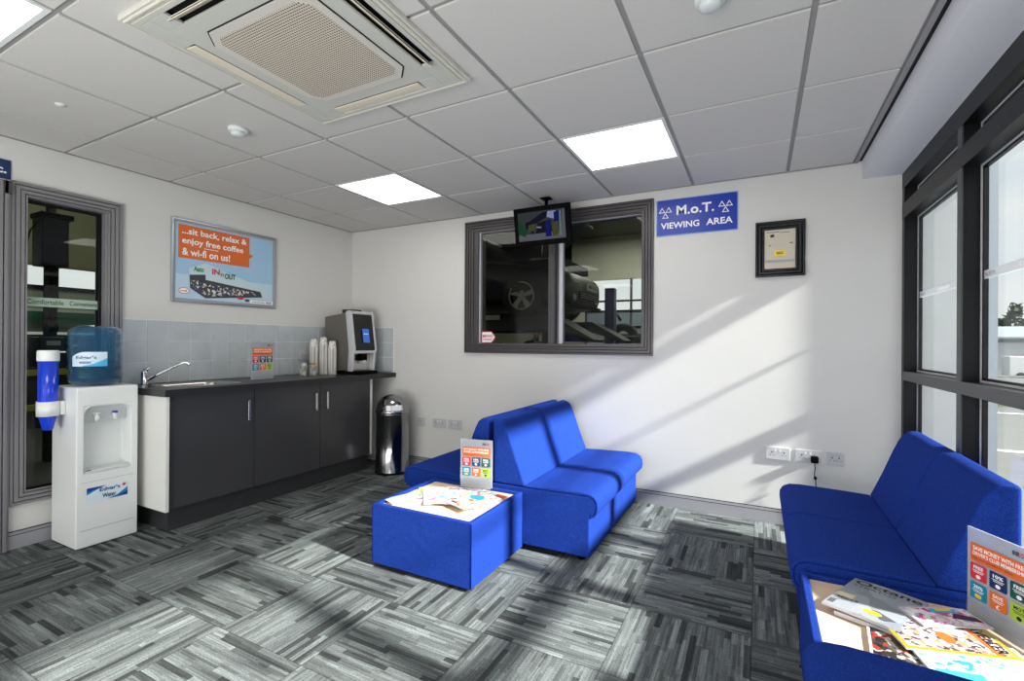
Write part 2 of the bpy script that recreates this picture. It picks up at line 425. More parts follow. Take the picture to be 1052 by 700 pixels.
g = MB(); g.box(1.588, 2.265, .038, .042, 1.214, 2.232, glass_int); g.build('pane', w1)
g = MB(); g.box(2.395, 3.048, .038, .042, 1.214, 2.232, glass_int); g.build('pane', w1)
# sticker on the pane
st = MB(); fl = Flat(st, (1.597, .034, 1.222), (1, 0, 0), (0, 0, 1))
fl.poly([(0, 0), (.105, 0), (.15, .052), (.105, .105), (0, .105)], c_red); fl.poly([(.006, .006), (.102, .006), (.14, .052), (.102, .099), (.006, .099)], c_white)
fl.text('MW43', .014, .045, .118, .078, c_red, .02); fl.rect(.014, .028, .11, .036, c_red)
fl.rect(.02, -.02, .1, -.006, c_dgrey)
tag(st.build('window_sticker', recalc=False), 'white arrow shaped sticker with red border on viewing window pane', 'sticker')

# left internal window
O2 = (-2.645, -2.095, .252, 2.150)
win = MB(); moulded(win, O2, 1, 'x', .075, fm=frame_light)
ring(win, (LY0, LY1, LZ0, LZ1), (-2.575, -2.185, .315, 2.070), -.14, 0, frame_light, 'x')
w2 = struct(win, 'window_2', bevel=.002, label='tall grey framed internal window beside the water cooler', cat='window')
fr = MB(); ring(fr, (-2.578, -2.182, .312, 2.073), (-2.562, -2.20, .330, 2.055), -.09, -.05, alu_dark, 'x'); fr.build('window_frame', w2, bevel=.002)
g = MB(); g.box(-.072, -.068, -2.562, -2.20, .330, 2.055, glass_int); g.build('pane', w2)
band_green = film_mat('pale_green_film', (190, 214, 196), .72)
st = MB(); fl = Flat(st, (-.064, -2.562, 1.428), (0, 1, 0), (0, 0, 1)); fl.rect(0, 0, .362, .056, band_green)
c_dgtext = mat('film_text', (28, 50, 36), .5)
fl.text('Comfortable', .012, .015, .185, .045, c_dgtext, .01); fl.text('Convenient', .215, .015, .36, .045, c_dgtext, .01)
tag(st.build('glass_safety_band', recalc=False), 'pale green lettered safety band across the tall internal window', 'window film')

# door frame on the far left
mb = MB()
for k, (a, b2, h) in enumerate(((-2.66, -2.648, .03), (-2.678, -2.66, .04), (-2.684, -2.678, .02), (-2.704, -2.684, .045), (-2.71, -2.704, .02), (-2.735, -2.71, .04), (-2.76, -2.735, .03))):
    mb.box(.0, h, a, b2, 0, 2.136, frame_light if b2-a > .007 else groove_m)
mb.box(0, .04, DY0-.1, -2.648, 2.06, 2.136, frame_grey); mb.box(0, .04, DY0-.1, DY0, 0, 2.06, frame_grey)
d1 = struct(mb, 'door_1', bevel=.002, label='grey framed glazed door at the left edge', cat='door')
fr = MB(); ring(fr, (DY0, DY1, .01, 2.06), (DY0+.08, DY1-.08, .2, 1.96), -.08, -.03, frame_grey, 'x'); fr.build('door_leaf', d1)
g = MB(); g.box(-.057, -.053, DY0+.08, DY1-.08, .2, 1.96, glass_int); g.build('pane', d1)

# ------------------------------------------------------------------ right hand glazing
mb = MB()
muls = [-.025, -.955, -1.64, -2.57, -3.5, -4.43, -5.36, RY+.03]
ME = .075   # depth outwards
for y in muls:
    mb.box(RX, RX+.006, y-.025, y+.025, 0, 2.285, alu_face if y != -.025 else alu_dark); mb.box(RX+.004, RX+ME, y-.024, y+.024, 0, 2.285, alu_dark)
for z0, z1 in ((0, .07), (1.010, 1.064), (2.005, 2.095), (2.19, 2.286)):
    mb.box(RX-.001, RX+.005, RY, 0, z0, z1, alu_face if z0 == 1.010 else alu_dark); mb.box(RX+.004, RX+ME, RY, 0, z0+.001, z1-.001, alu_dark)
w3 = struct(mb, 'window_3', label='full height black aluminium framed glazing along the right', cat='window')
zs = [(.07, 1.010), (1.064, 2.005), (2.095, 2.19)]
for i in range(len(muls)-1):
    y1, y0 = muls[i]-.025, muls[i+1]+.025
    fr = MB()
    for z0, z1 in zs:
        ring(fr, (y0, y1, z0, z1), (y0+.014, y1-.014, z0+.010, z1-.010), RX+ME-.012, RX+ME-.002, gasket, 'x')
        ring(fr, (y0+.014, y1-.014, z0+.010, z1-.010), (y0+.03, y1-.03, z0+.02, z1-.02), RX+ME-.010, RX+ME+.006, alu_dark, 'x')
    fr.build('glazing_bead', w3)
    g = MB()
    for z0, z1 in zs: g.box(RX+ME-.006, RX+ME-.003, y0, y1, z0, z1, glass_ext)
    g.build('pane', w3)
band_w = film_mat('frosted_white_film', (236, 238, 240), .8); band_t = mat('film_grey_text', (120, 124, 128), .6)
for i in range(len(muls)-1):
    y1, y0 = muls[i]-.04, muls[i+1]+.04
    st = MB(); fl = Flat(st, (RX+ME-.008, y0, 1.507), (0, -1, 0), (0, 0, 1)); w = y1-y0
    fl = Flat(st, (RX+ME-.008, y1, 1.507), (0, -1, 0), (0, 0, 1)); fl.rect(0, 0, w, .036, band_w)
    for k, t in enumerate(('NORTH', 'Comfortable', 'Convenient')):
        a = .03+k*.3
        if a+.22 < w: fl.text(t, a, .010, a+(.09 if k == 0 else .2), .027, band_t if k == 0 else mat('film_white_text', (252, 252, 252), .5), .01)
    tag(st.build('glass_safety_band', recalc=False), ['frosted safety band on the narrow glazing bay nearest the far wall', 'frosted safety band on the glazing bay showing the road', 'frosted safety band on glazing bay beside the magazine table', 'frosted safety band on glazing bay near the camera', 'frosted safety band on glazing behind the camera', 'frosted safety band on glazing bay well behind the camera', 'frosted safety band on the last glazing bay'][i], 'window film', 'frosted bands on the glazing')

# ================================================================== CEILING FITTINGS
panel_em = mat('light_diffuser', (255, 252, 246), .5, emit=7.0)
for k, (x, y) in enumerate(sorted(light_cells, key=lambda c: (-c[1], c[0]))):
    lab = ['square recessed ceiling light near the far left corner', 'square recessed ceiling light in front of the viewing window', 'square ceiling light at the top left corner of the photo', 'square ceiling light above the camera', 'square ceiling light behind the camera on the left', 'square ceiling light behind the camera on the right'][k]
    t = thing('ceiling_light', lab, 'ceiling light', (x+.3, y+.3, 2.40), 0, 'recessed square light panels')
    m2 = MB()
    for r in ((-.29, -.272, -.29, .29), (.272, .29, -.29, .29), (-.272, .272, -.29, -.272), (-.272, .272, .272, .29)): m2.box(r[0], r[1], r[2], r[3], -.004, .003, white_pl)
    m2.build('frame', t); m2 = MB(); m2.box(-.272, .272, -.272, .272, -.001, .003, panel_em); m2.build('diffuser', t)

# air conditioning cassette
acm = mat('cassette_plastic', (208, 205, 196), .4); acf = mat('cassette_face', (196, 197, 190), .45); acv = mat('cassette_vane', (222, 214, 194), .4)
t = thing('ceiling_air_conditioner', 'large square white ceiling cassette air conditioner with perforated grille', 'air conditioner', (2.268, -2.43, 2.40))
m2 = MB(); W = .462
# outer raised border
def ringz(mb, a, b2, z0, z1, mt):
    ring(mb, (-a, a, -a, a), (-b2, b2, -b2, b2), z0, z1, mt, 'z')
ringz(m2, W, W-.010, -.024, -.003, acm); ringz(m2, W-.010, W-.022, -.031, -.003, acm); ringz(m2, W-.022, W-.030, -.027, -.003, acv)
m2.build('outer_border', t, bevel=.004)
# face with four slots
m2 = MB(); a = W-.030; s0, s1, L = .345, .412, .26
m2.box(-s0, s0, -s0, s0, -.031, -.020, acf)
for sx in (-1, 1):
    m2.box(min(sx*s1, sx*a), max(sx*s1, sx*a), -a, a, -.031, -.020, acf)
    m2.box(-s1, s1, min(sx*s1, sx*a), max(sx*s1, sx*a), -.031, -.020, acf)
    for sy in (-1, 1):
        m2.box(min(sx*s0, sx*s1), max(sx*s0, sx*s1), min(sy*L, sy*s1), max(sy*L, sy*s1), -.031, -.020, acf)
        m2.box(min(sx*L, sx*s0), max(sx*L, sx*s0), min(sy*s0, sy*s1), max(sy*s0, sy*s1), -.031, -.020, acf)
m2.build('face_panel', t, bevel=.002)
m2 = MB(); m2.box(-.42, .42, -.42, .42, -.006, -.002, black_gap)
m2.build('air_slot_recess', t)
for k, tilt in enumerate((-.1, -.12, .75, .8)):    # left, back, right, near
    m2 = MB(); m2.prism([(-.033, -.002), (-.02, -.006), (.02, -.006), (.033, -.002), (.033, .001), (-.033, .001)], -L+.004, L-.004, acv, 'y')
    if k > 1: m2.prism([(-.01, .004), (.024, .004), (.024, .007), (-.01, .007)], -L+.004, L-.004, acm, 'y')
    o = m2.build('air_vane', t, bevel=.002)
    R0 = [(-.379, 0, PI), (0, .379, PI/2), (.379, 0, 0), (0, -.379, -PI/2)][k]
    o.matrix_local = Matrix.Translation((R0[0], R0[1], -.029)) @ Matrix.Rotation(R0[2], 4, 'Z') @ Matrix.Rotation(tilt, 4, 'Y')
# grille: chamfered frame + perforated panel
def octo(a, c): return [(-a+c, -a), (a-c, -a), (a, -a+c), (a, a-c), (a-c, a), (-a+c, a), (-a, a-c), (-a, -a+c)]
m2 = MB(); m2.prism(octo(.283, .06), -.0345, -.030, black_gap, 'z'); m2.prism(octo(.279, .06), -.037, -.030, acm, 'z'); m2.build('grille_frame', t)
def perf_mat():
    m = bpy.data.materials.new('perforated_grille'); m.use_nodes = True; nt = m.node_tree; b = nt.nodes['Principled BSDF']; b.inputs['Roughness'].default_value = .5
    tc = N(nt, 'ShaderNodeTexCoord'); sp = N(nt, 'ShaderNodeSeparateXYZ'); nt.links.new(tc.outputs['Object'], sp.inputs[0])
    a = mth(nt, 'PINGPONG', sp.outputs[0], .0055); c = mth(nt, 'PINGPONG', sp.outputs[1], .0055)
    hole = mth(nt, 'MULTIPLY', mth(nt, 'GREATER_THAN', a, .0022), mth(nt, 'GREATER_THAN', c, .0022))
    mx = N(nt, 'ShaderNodeMix'); mx.data_type = 'RGBA'; nt.links.new(hole, mx.inputs[0])
    mx.inputs[6].default_value = lin((214, 206, 190))+(1,); mx.inputs[7].default_value = lin((84, 76, 68))+(1,)
    nt.links.new(mx.outputs[2], b.inputs['Base Color']); return m
m2 = MB(); m2.prism(octo(.245, .035), -.0385, -.036, perf_mat(), 'z'); m2.build('grille_panel', t)

def detector(name, label, x, y, r, h):
    t = thing(name, label, 'detector', (x, y, 2.396))
    m2 = MB(); m2.lathe([(r, 0), (r, -h*.35), (r*.93, -h*.45), (0, -h*.45)], (0, 0, 0), white_pl, 28); m2.build('base', t)
    m2 = MB(); m2.lathe([(r*.72, -h*.45), (r*.70, -h*.8), (r*.5, -h), (0, -h)], (0, 0, 0), white_pl2, 28)
    m2.build('sensor_dome', t)
detector('smoke_detector', 'round white smoke detector on ceiling between cassette and left wall', 1.31, -2.12, .05, .045)
detector('smoke_detector', 'round white smoke detector at the top centre edge of the photo', 3.71, -2.02, .05, .045)
m2 = MB(); m2.lathe([(.022, 0), (.022, -.004), (.012, -.006), (0, -.010)], (.773, -2.69, 2.396), white_pl, 20)
tag(m2.build('ceiling_sensor'), 'tiny round sensor in ceiling tile above the tall internal window', 'detector')

# ================================================================== SEATING
def seat_unit():
    t = thing('reception_chair', '', 'chair')
    w = .283
    nose = [(.612, .270), (.630, .272), (.643, .288), (.649, .315), (.647, .342), (.634, .362), (.608, .374)]
    b = MB(); b.prism([(0.0, .035), (.612, .035)]+nose+[(.22, .369), (.0, .369)], -w, w, blue); b.build('base', t, bevel=.007, seg=3)
    outer = [(.612, .258), (.636, .260), (.655, .282), (.662, .315), (.660, .347), (.644, .374), (.612, .390), (.56, .394), (.35, .388), (.2195, .382)]
    s = MB(); s.prism(outer+[(.2195, .3695)]+[(x+.0006, z+.0006) for x, z in reversed(nose)], -w, w, blue); s.build('seat', t, bevel=.005, seg=3)
    k = MB(); k.prism([(0, .3695), (.219, .3695), (.219, .386), (.205, .42), (.165, .52), (.120, .645), (.097, .70), (.078, .735), (.05, .755), (.02, .760), (0, .755)], -w, w, blue); k.build('backrest', t, bevel=.016, seg=3)
    for x in (.06, .55):
        for y in (-.22, .22):
            f = MB(); f.lathe([(.022, 0), (.024, .037)], (x, y, 0), black_pl, 12); f.build('foot', t)
    return t
CW = .571
proto = seat_unit()
XB = 2.425
spots = [(XB, -1.216+CW/2, 0, 'blue armless chair facing the glazing, nearest the small magazine table'), (XB, -1.216+CW*1.5+.003, 0, 'blue armless chair facing the glazing, pushed against the far wall'),
         (XB-.03, -1.216+CW/2, PI, 'blue armless chair facing the kitchen units, directly behind the small magazine table'), (XB-.03, -1.216+CW*1.5+.003, PI, 'blue armless chair facing the kitchen units, against the far wall near the bin'),
         (4.637, -.43-CW/2, PI, 'blue armless chair backing on the glazing, nearest the far wall sockets'), (4.637, -1.003-CW/2, PI, 'blue armless chair backing on the glazing, between far chair and magazine table'),
         (4.637, -2.155-CW/2, PI, 'blue armless chair at bottom right corner, on camera side of magazine table'),]
for i, (x, y, r, lab) in enumerate(spots):
    if i == 0: proto.location = (x, y, 0); proto.rotation_euler.z = r; tag(proto, lab, group='blue modular reception chairs')
    else: dup(proto, (x, y, 0), r, lab)

def table(loc, label, w, d):
    t = thing('magazine_table', label, 'table', loc); h = .345; r = .026
    b = MB()
    ring(b, (-w, w, -d, d), (-w+r, w-r, -d+r, d-r), .02, h, blue, 'z')
    b.build('padded_case', t, bevel=.006, seg=3)
    for sx, sy in ((-1, -1), (1, -1), (1, 1), (-1, 1)):
        s = MB(); s.tube([(sx*(w-.002), sy*(d-.002), .025), (sx*(w-.002), sy*(d-.002), h-.006)], .0032, blue_seam, 6); s.build('corner_seam', t)
    b = MB(); b.box(-w+r+.001, w-r-.001, -d+r+.001, d-r-.001, .30, .329, beech); b.build('tabletop', t, bevel=.002)
    for x in (-w+.07, w-.07):
        for y in (-d+.07, d-.07):
            f = MB(); f.lathe([(.02, 0), (.022, .03)], (x, y, 0), black_pl, 12); f.build('foot', t)
    return t
table((2.315, -1.505, 0), 'square blue upholstered table with beech top in front of back-to-back chairs', .318, .284)
table((4.322, -1.865, 0), 'blue upholstered magazine table between chairs along the glazing', .315, .284)

# ================================================================== PRINTED MATTER
def card(loc, rz, label, fy=(.0, .035)):
    """A4 acrylic stand, local: x right, faces -Y, z up"""
    t = thing('leaflet_stand', label, 'leaflet stand', loc, rz, 'upright advertising cards in clear stands')
    acr = glass_mat('clear_acrylic', (244, 246, 248), 1.3, .02)
    m = MB(); m.box(-.107, .107, -.003, -.0012, .0, .302, acr); m.box(-.107, .107, fy[0], fy[1], 0.0, .002, acr); m.build('clear_holder', t)
    m = MB(); m.box(-.104, .104, -.001, .002, .003, .300, paper)
    f = Flat(m, (-.105, -.0032, 0), (1, 0, 0), (0, 0, 1))
    f.text('INR', .146, .268, .168, .282, c_navy, .03); f.text('OUT', .170, .268, .192, .282, c_red, .03)
    f.rrect(.014, .196, .196, .254, .006, c_orange)
    f.text('SAVE MONEY WITH FREE', .024, .233, .186, .246, c_white, .02); f.text("DRIVER'S CLUB MEMBERSHIP", .024, .217, .186, .229, c_white, .02); f.text('Ask your specialist for details', .024, .203, .15, .212, ink, .0)
    cols = [[c_red, c_navy, c_dgreen], [c_teal, c_orange, c_lime]]; words = [['FREE', '10%', 'FREE'], ['20%', 'SAVE', 'MOT']]
    for j in range(2):
        for i in range(3):
            x0, y0 = .014+i*.063, .138-j*.062
            f.rrect(x0, y0, x0+.054, y0+.052, .005, cols[j][i], h=.0004)
            tc = ink if (i, j) == (2, 1) else c_white
            f.text(words[j][i], x0+.011, y0+.034, x0+.043, y0+.045, tc, .03, h=.0009)
            f.rect(x0+.008, y0+.028, x0+.046, y0+.030, tc, h=.0009); f.rect(x0+.012, y0+.023, x0+.042, y0+.025, tc, h=.0009)
            if j == 1 and i == 0: f.rrect(x0+.016, y0+.005, x0+.038, y0+.017, .004, c_yel, h=.0009)
            elif j == 1 and i == 1: f.text('£', x0+.021, y0+.004, x0+.033, y0+.018, tc, .03, h=.0009)
            else: f.ell(x0+.027, y0+.011, .008, .006, tc, h=.0009)
    for k in range(6): f.rect(.018, .060-k*.008, .018+(.17 if k < 5 else .1), .0622-k*.008, c_grey, h=.0005)
    m.build('printed_card', t, recalc=False)
    return t
card((2.338, -1.262, .331), math.atan2(.059, .197)*.6, 'upright advertising card on the small table before the back-to-back chairs', (-.02, .006))
card((.335, -1.275, .9165), PI/2+.05, 'upright advertising card on the black kitchen worktop beside the sink')
ang = math.atan2(-.897, .443)
card((4.519, -1.757, .331), ang, 'upright advertising card on magazine table by the glazing, at right edge')

def magazine(loc, rz, label, w=.21, h=.285, th=.006, base=None, curl=.004, draw=None, tilt=0., name='magazine'):
    t = thing(name, label, 'magazine', loc, rz)
    t.rotation_euler = (tilt, 0, rz)
    warp = lambda x, y: curl*math.sin(PI*(x+w/2)/w)+curl*.6*((y/h)**2)*4*.5
    m = MB(); n = 8
    vs = []; 
    for lay, hz in ((0, 0.0), (1, th)):
        for j in range(n+1):
            for i in range(n+1):
                x, y = -w/2+w*i/n, -h/2+h*j/n; vs.append((x, y, (hz+warp(x, y)) if lay else hz+warp(x, y)*.6))
    Q = lambda l, i, j: l*(n+1)**2+j*(n+1)+i
    fs = [(Q(1, i, j), Q(1, i+1, j), Q(1, i+1, j+1), Q(1, i, j+1)) for i in range(n) for j in range(n)]
    fb = [(Q(0, i, j), Q(0, i, j+1), Q(0, i+1, j+1), Q(0, i+1, j)) for i in range(n) for j in range(n)]
    for i in range(n):
        fb += [(Q(0, i, 0), Q(0, i+1, 0), Q(1, i+1, 0), Q(1, i, 0)), (Q(0, i+1, n), Q(0, i, n), Q(1, i, n), Q(1, i+1, n)), (Q(0, 0, i+1), Q(0, 0, i), Q(1, 0, i), Q(1, 0, i+1)), (Q(0, n, i), Q(0, n, i+1), Q(1, n, i+1), Q(1, n, i))]
    m.add(vs, fb, paper); m.build('pages', t)
    m = MB(); f = Flat(m, (0, 0, th+.0003), (1, 0, 0), (0, 1, 0), warp)
    f.rect(-w/2, -h/2, w/2, h/2, base or paper, n=8)
    if draw: draw(f)
    m.build('cover', t, recalc=False); return t
A = art_mat
photo1 = A('photo_print_mixed', [(240, 235, 225), (200, 90, 90), (235, 190, 90), (110, 110, 120), (140, 190, 205), (230, 225, 235), (245, 240, 240)], 62, 1)
photo2 = A('photo_print_pink', [(235, 190, 210), (240, 240, 240), (200, 90, 130), (245, 230, 225), (160, 200, 210), (250, 245, 245)], 70, 4)
photo3 = A('photo_print_silver', [(196, 200, 210), (188, 193, 204), (206, 210, 218), (178, 184, 196), (200, 205, 214), (212, 216, 223)], 12, 2)
photo4 = A('photo_print_street', [(190, 165, 165), (225, 210, 190), (120, 95, 100), (205, 150, 110), (235, 230, 225), (80, 60, 65), (175, 165, 185)], 75, 3)
photo5 = A('photo_print_dark', [(40, 36, 34), (150, 45, 30), (90, 80, 75), (200, 190, 175), (20, 20, 22), (70, 60, 60)], 60, 6)
photo6 = A('photo_print_pastel', [(215, 235, 225), (240, 245, 245), (150, 205, 215), (235, 215, 200), (60, 150, 200), (225, 240, 235)], 55, 9)
# --- right table pile
z0 = .3305
magazine((4.300, -1.985, z0), math.radians(-96), 'dark covered magazine at bottom of pile on glazing side table', th=.006, curl=.001, base=paper, h=.285, w=.20, draw=lambda f: (f.rect(-.095, -.135, .095, .135, photo5, n=8), f.rect(-.095, .10, .095, .135, c_dgrey, n=6)))
magazine((4.400, -1.985, z0+.008), math.radians(-78), 'pale magazine with blue flash under the yellow bordered magazine', th=.006, curl=.001, base=paper, draw=lambda f: (f.rect(-.1, -.135, .1, .135, photo6, n=8), f.rect(.06, -.13, .10, -.02, c_cyan, n=4), f.rect(.03, .02, .09, .1, c_white, n=4)))
def yellow(f):
    f.rect(-.105, -.1425, .105, .1425, c_yel, n=8, h=.0004); f.rect(-.094, -.131, .094, .131, photo4, n=8, h=.0009)
    f.rect(-.094, .085, .094, .100, c_orange, n=6, h=.0013); f.text('TRAVELLER', -.088, .096, .088, .126, ink, .02, h=.0018)
    f.poly([(-.08, -.02), (.02, .04), (.01, .07), (-.09, .02)], c_white, h=.0014); f.ell(.03, .0, .03, .02, c_orange, h=.0016)
magazine((4.348, -1.868, z0+.017), math.radians(-73.7), 'yellow bordered travel magazine on the pile by the glazing', th=.005, curl=.0015, draw=yellow)
magazine((4.235, -1.775, z0+.001), math.radians(-24), 'white magazine with purple spine beneath the silver car magazine', th=.013, curl=.001, base=c_grey, w=.205, h=.275)
def octane(f):
    f.rect(-.105, -.1425, .105, .1425, photo3, n=8, h=.0004); f.text('Octane', -.092, .098, .098, .132, ink, .02, h=.0009); f.text('STRATOS', -.088, .074, .035, .090, c_dgrey, .0, h=.0009)
    f.poly([(-.10, -.12), (.06, -.115), (.085, -.09), (.03, -.065), (-.10, -.085)], c_dgrey, h=.0010); f.ell(.02, -.09, .026, .013, c_yel, h=.0016)
    f.rect(-.1, -.045, -.05, -.01, mat('print_cream', (232, 220, 180), .5), n=2, h=.0010); f.text('MC12', -.09, -.06, -.03, -.048, ink, .02, h=.0014)
magazine((4.212, -1.757, z0+.0165), math.radians(-26.9), 'silver grey classic car magazine on top of pile by the glazing', th=.007, curl=.003, base=c_grey, draw=octane)
magazine((4.385, -1.775, z0+.0262), math.radians(24), 'small white leaflet with purple corner lying across the magazine pile', w=.20, h=.105, th=.005, curl=.001, name='leaflet', draw=lambda f: (f.rect(-.095, -.048, .095, .048, photo2, n=4), f.poly([(.02, -.01), (.095, -.03), (.095, .0), (.04, .02)], c_maroon), f.rect(-.02, .02, .06, .045, c_cyan, n=2), f.rect(.0, .03, .05, .045, c_yel, n=2)))
# --- left table pile
magazine((2.190, -1.49, z0), math.radians(30), 'magazine with black masthead at left of the small table', th=.004, curl=.001, draw=lambda f: (f.rect(-.1, -.135, .1, .135, photo1, n=8), f.rect(-.1, -.135, .0, -.09, c_white, n=2), f.text('NOW', -.09, -.13, -.01, -.10, ink, .03), f.rect(-.1, .06, -.02, .12, c_lime, n=3)))
magazine((2.245, -1.49, z0+.0075), math.radians(38), 'pink covered magazine in middle of small table pile', th=.004, curl=.001, draw=lambda f: (f.rect(-.1, -.135, .1, .135, photo2, n=8), f.ell(-.05, -.07, .03, .02, c_pink)))
magazine((2.465, -1.425, z0), math.radians(-12), 'magazine with red title at right of small table', th=.004, curl=.001, draw=lambda f: (f.rect(-.1, -.135, .1, .135, photo1, n=8), f.rect(.02, .07, .1, .13, c_orange, n=3), f.text('HELLO', .025, .085, .095, .12, c_red, .02)))
magazine((2.345, -1.475, z0+.0150), math.radians(18), 'white magazine with small pictures on top of small table pile', th=.004, curl=.001, draw=lambda f: (f.rect(-.1, -.135, .1, .135, photo6, n=8), f.rect(-.03, -.09, .06, -.04, c_yel, n=3), f.ell(.01, -.06, .02, .012, ink), f.text('Style', -.09, .09, .05, .13, c_red, .02)))
magazine((2.46, -1.51, z0+.0225), math.radians(-20), 'teal and white magazine nearest the glazing side of small table', w=.20, h=.26, th=.004, curl=.001, draw=lambda f: (f.rect(-.095, -.125, .095, .125, photo1, n=8), f.ell(0, .04, .05, .035, c_teal), f.text('Chat', -.08, -.11, .0, -.085, ink, .02)))
magazine((2.075, -1.66, z0+.0100), math.radians(-22), 'small pale blue folded leaflet at near left corner of small table', w=.10, h=.14, th=.002, curl=.001, tilt=.0, name='leaflet', draw=lambda f: (f.rect(-.045, -.065, .045, .065, mat('leaflet_blue', (168, 184, 205), .5), n=3), f.rect(-.03, .03, .03, .05, c_white, n=2)))

# ================================================================== SIGNS AND WALL FITTINGS
# M.o.T. sign
t = thing('wall_sign', 'blue rectangular M.o.T. viewing area sign beside the viewing window', 'sign', (3.445, -.002, 2.175))
sw, shh = .281, .137
m = MB(); m.box(-sw, sw, -.006, 0, -shh, shh, mat('sign_edge', (120, 160, 215), .4)); m.build('backing', t)
m = MB(); f = Flat(m, (0, -.0065, 0), (1, 0, 0), (0, 0, 1)); f.rrect(-sw+.006, -shh+.006, sw-.006, shh-.006, .012, c_blue)
f.text('M.o.T.', -.135, .012, .125, .082, c_white, .025); f.text('VIEWING', -.247, -.085, .025, -.038, c_white, .02); f.text('AREA', .072, -.085, .247, -.038, c_white, .02)
def tri(cx, cy, r):
    pts = [(cx+r*math.cos(a), cy+r*math.sin(a)) for a in (PI/2, PI/2+2*PI/3, PI/2+4*PI/3)]; p2 = [(cx+r*.62*math.cos(a), cy+r*.62*math.sin(a)) for a in (PI/2, PI/2+2*PI/3, PI/2+4*PI/3)]
    f.poly(pts, c_white, h=.0012); f.poly(p2, c_blue, h=.0016)
for sx in (-.215, .2):
    for dx, dy in ((-.024, .058), (.024, .058), (0, .016)): tri(sx+dx, dy-.006, .028)
m.build('sign_face', t, recalc=False)

# framed meter / fuse panel
t = thing('control_panel', 'black framed cream control panel with yellow label on far wall', 'panel', (3.984, -.001, 1.876))
m = MB(); fo = (-.148, .148, -.189, .189)
blk = mat('black_frame', (26, 27, 32), .25)
for a, b2, h in ((0, .014, .030), (.014, .020, .020), (.020, .036, .026), (.036, .042, .014), (.042, .056, .018)): ring(m, sh(fo, a), sh(fo, b2), -h, 0, blk)
m.build('frame', t, bevel=.003)
cream = mat('cream_panel', (205, 196, 178), .4)
m = MB(); m.box(-.092, .092, -.010, 0, -.133, .133, cream); f = Flat(m, (0, -.011, 0), (1, 0, 0), (0, 0, 1))
f.rect(-.080, .115, .0, .119, c_dgrey); f.rect(.005, .110, .06, .114, c_dgrey); f.ell(-.045, .092, .014, .010, ink); f.rect(-.09, -.09, .09, -.086, c_grey)
f.rect(-.088, -.0905, .088, -.078, c_grey); f.ell(-.06, .026, .005, .004, ink); f.rect(.058, .034, .078, .040, ink)
m.build('panel_face', t, recalc=False)
m = MB(); m.box(-.085, .088, -.018, -.010, -.075, .018, cream); f = Flat(m, (0, -.0185, 0), (1, 0, 0), (0, 0, 1)); f.rrect(-.032, -.048, .034, -.010, .005, c_yel); f.rect(-.02, -.034, .02, -.028, ink); f.rect(-.02, -.024, .02, -.021, ink)
m.build('panel_cover', t, recalc=False)

# blue sign at left edge
m = MB(); m.box(.001, .006, -3.35, -2.643, 2.152, 2.262, c_navy); f = Flat(m, (.0065, -3.35, 2.152), (0, 1, 0), (0, 0, 1)); f.text('c.', .645, .030, .688, .062, c_white, .03)
tag(m.build('wall_sign', recalc=False), 'dark blue wall sign cut off at the left edge, ending in c.', 'sign')

# framed poster on left wall
t = thing('framed_poster', 'framed pale blue poster about free coffee above the tiled splashback', 'poster', (.001, -1.356, 1.83))
m = MB(); po = (-.432, .432, -.316, .316)
ring(m, po, sh(po, .016), 0, .018, mat('silver_frame', (170, 176, 184), .3, metal=.8), 'x'); m.build('frame', t, bevel=.003)
m = MB(); m.box(0, .006, -.418, .418, -.302, .302, paper); f = Flat(m, (.007, -.418, -.302), (0, 1, 0), (0, 0, 1))
f.rect(0, 0, .836, .604, c_grey); f.rect(.018, .018, .818, .586, c_sky); f.rect(.018, .02, .818, .20, mat('print_paler_blue', (190, 215, 235), .5))
f.poly([(.035, .322), (.60, .322), (.60, .395), (.635, .425), (.60, .440), (.60, .575), (.035, .575)], c_orange)
f.text('...sit back, relax &', .062, .500, .575, .555, c_white, .02); f.text('enjoy free coffee', .062, .420, .545, .482, c_white, .02); f.rect(.225, .414, .335, .419, c_white); f.text('& wi-fi on us!', .062, .345, .43, .402, c_white, .02)
# corner building drawing
pale = mat('print_building_pale', (196, 218, 226), .5); dk = mat('print_building_dark', (58, 62, 70), .5)
f.poly([(.11, .25), (.235, .305), (.235, .03), (.12, .10)], pale); f.poly([(.235, .305), (.76, .15), (.76, .075), (.235, .03)], pale)
f.poly([(.115, .20), (.235, .215), (.235, .03), (.12, .10)], dk); f.poly([(.235, .175), (.70, .125), (.72, .078), (.235, .03)], dk)
shop = A('print_shopfront', [(58, 62, 70), (200, 190, 175), (40, 44, 52), (60, 90, 130), (90, 70, 60), (225, 225, 220), (50, 54, 60)], 70, 12)
f.poly([(.125, .16), (.235, .17), (.235, .05), (.13, .11)], shop); f.poly([(.235, .145), (.66, .115), (.66, .09), (.235, .045)], shop)
f.text('Auto', .145, .232, .222, .272, c_green, .03); f.text('IN', .285, .225, .345, .27, c_red, .03); f.text('n', .352, .215, .375, .240, c_dgrey, .02); f.text('OUT', .385, .200, .475, .245, c_dgreen, .03)
f.ell(.52, .055, .03, .012, c_red); f.ell(.58, .04, .025, .012, c_dgrey)
f.ell(.075, .075, .038, .024, c_red); f.ell(.075, .075, .034, .020, c_white); f.text('rmf', .052, .066, .098, .084, c_red, .02)
f.rect(.60, .02, .818, .045, c_white); f.rect(.62, .03, .74, .034, c_dgrey); f.text('MCR', .755, .025, .805, .041, c_navy, .03)
m.build('poster_print', t, recalc=False)

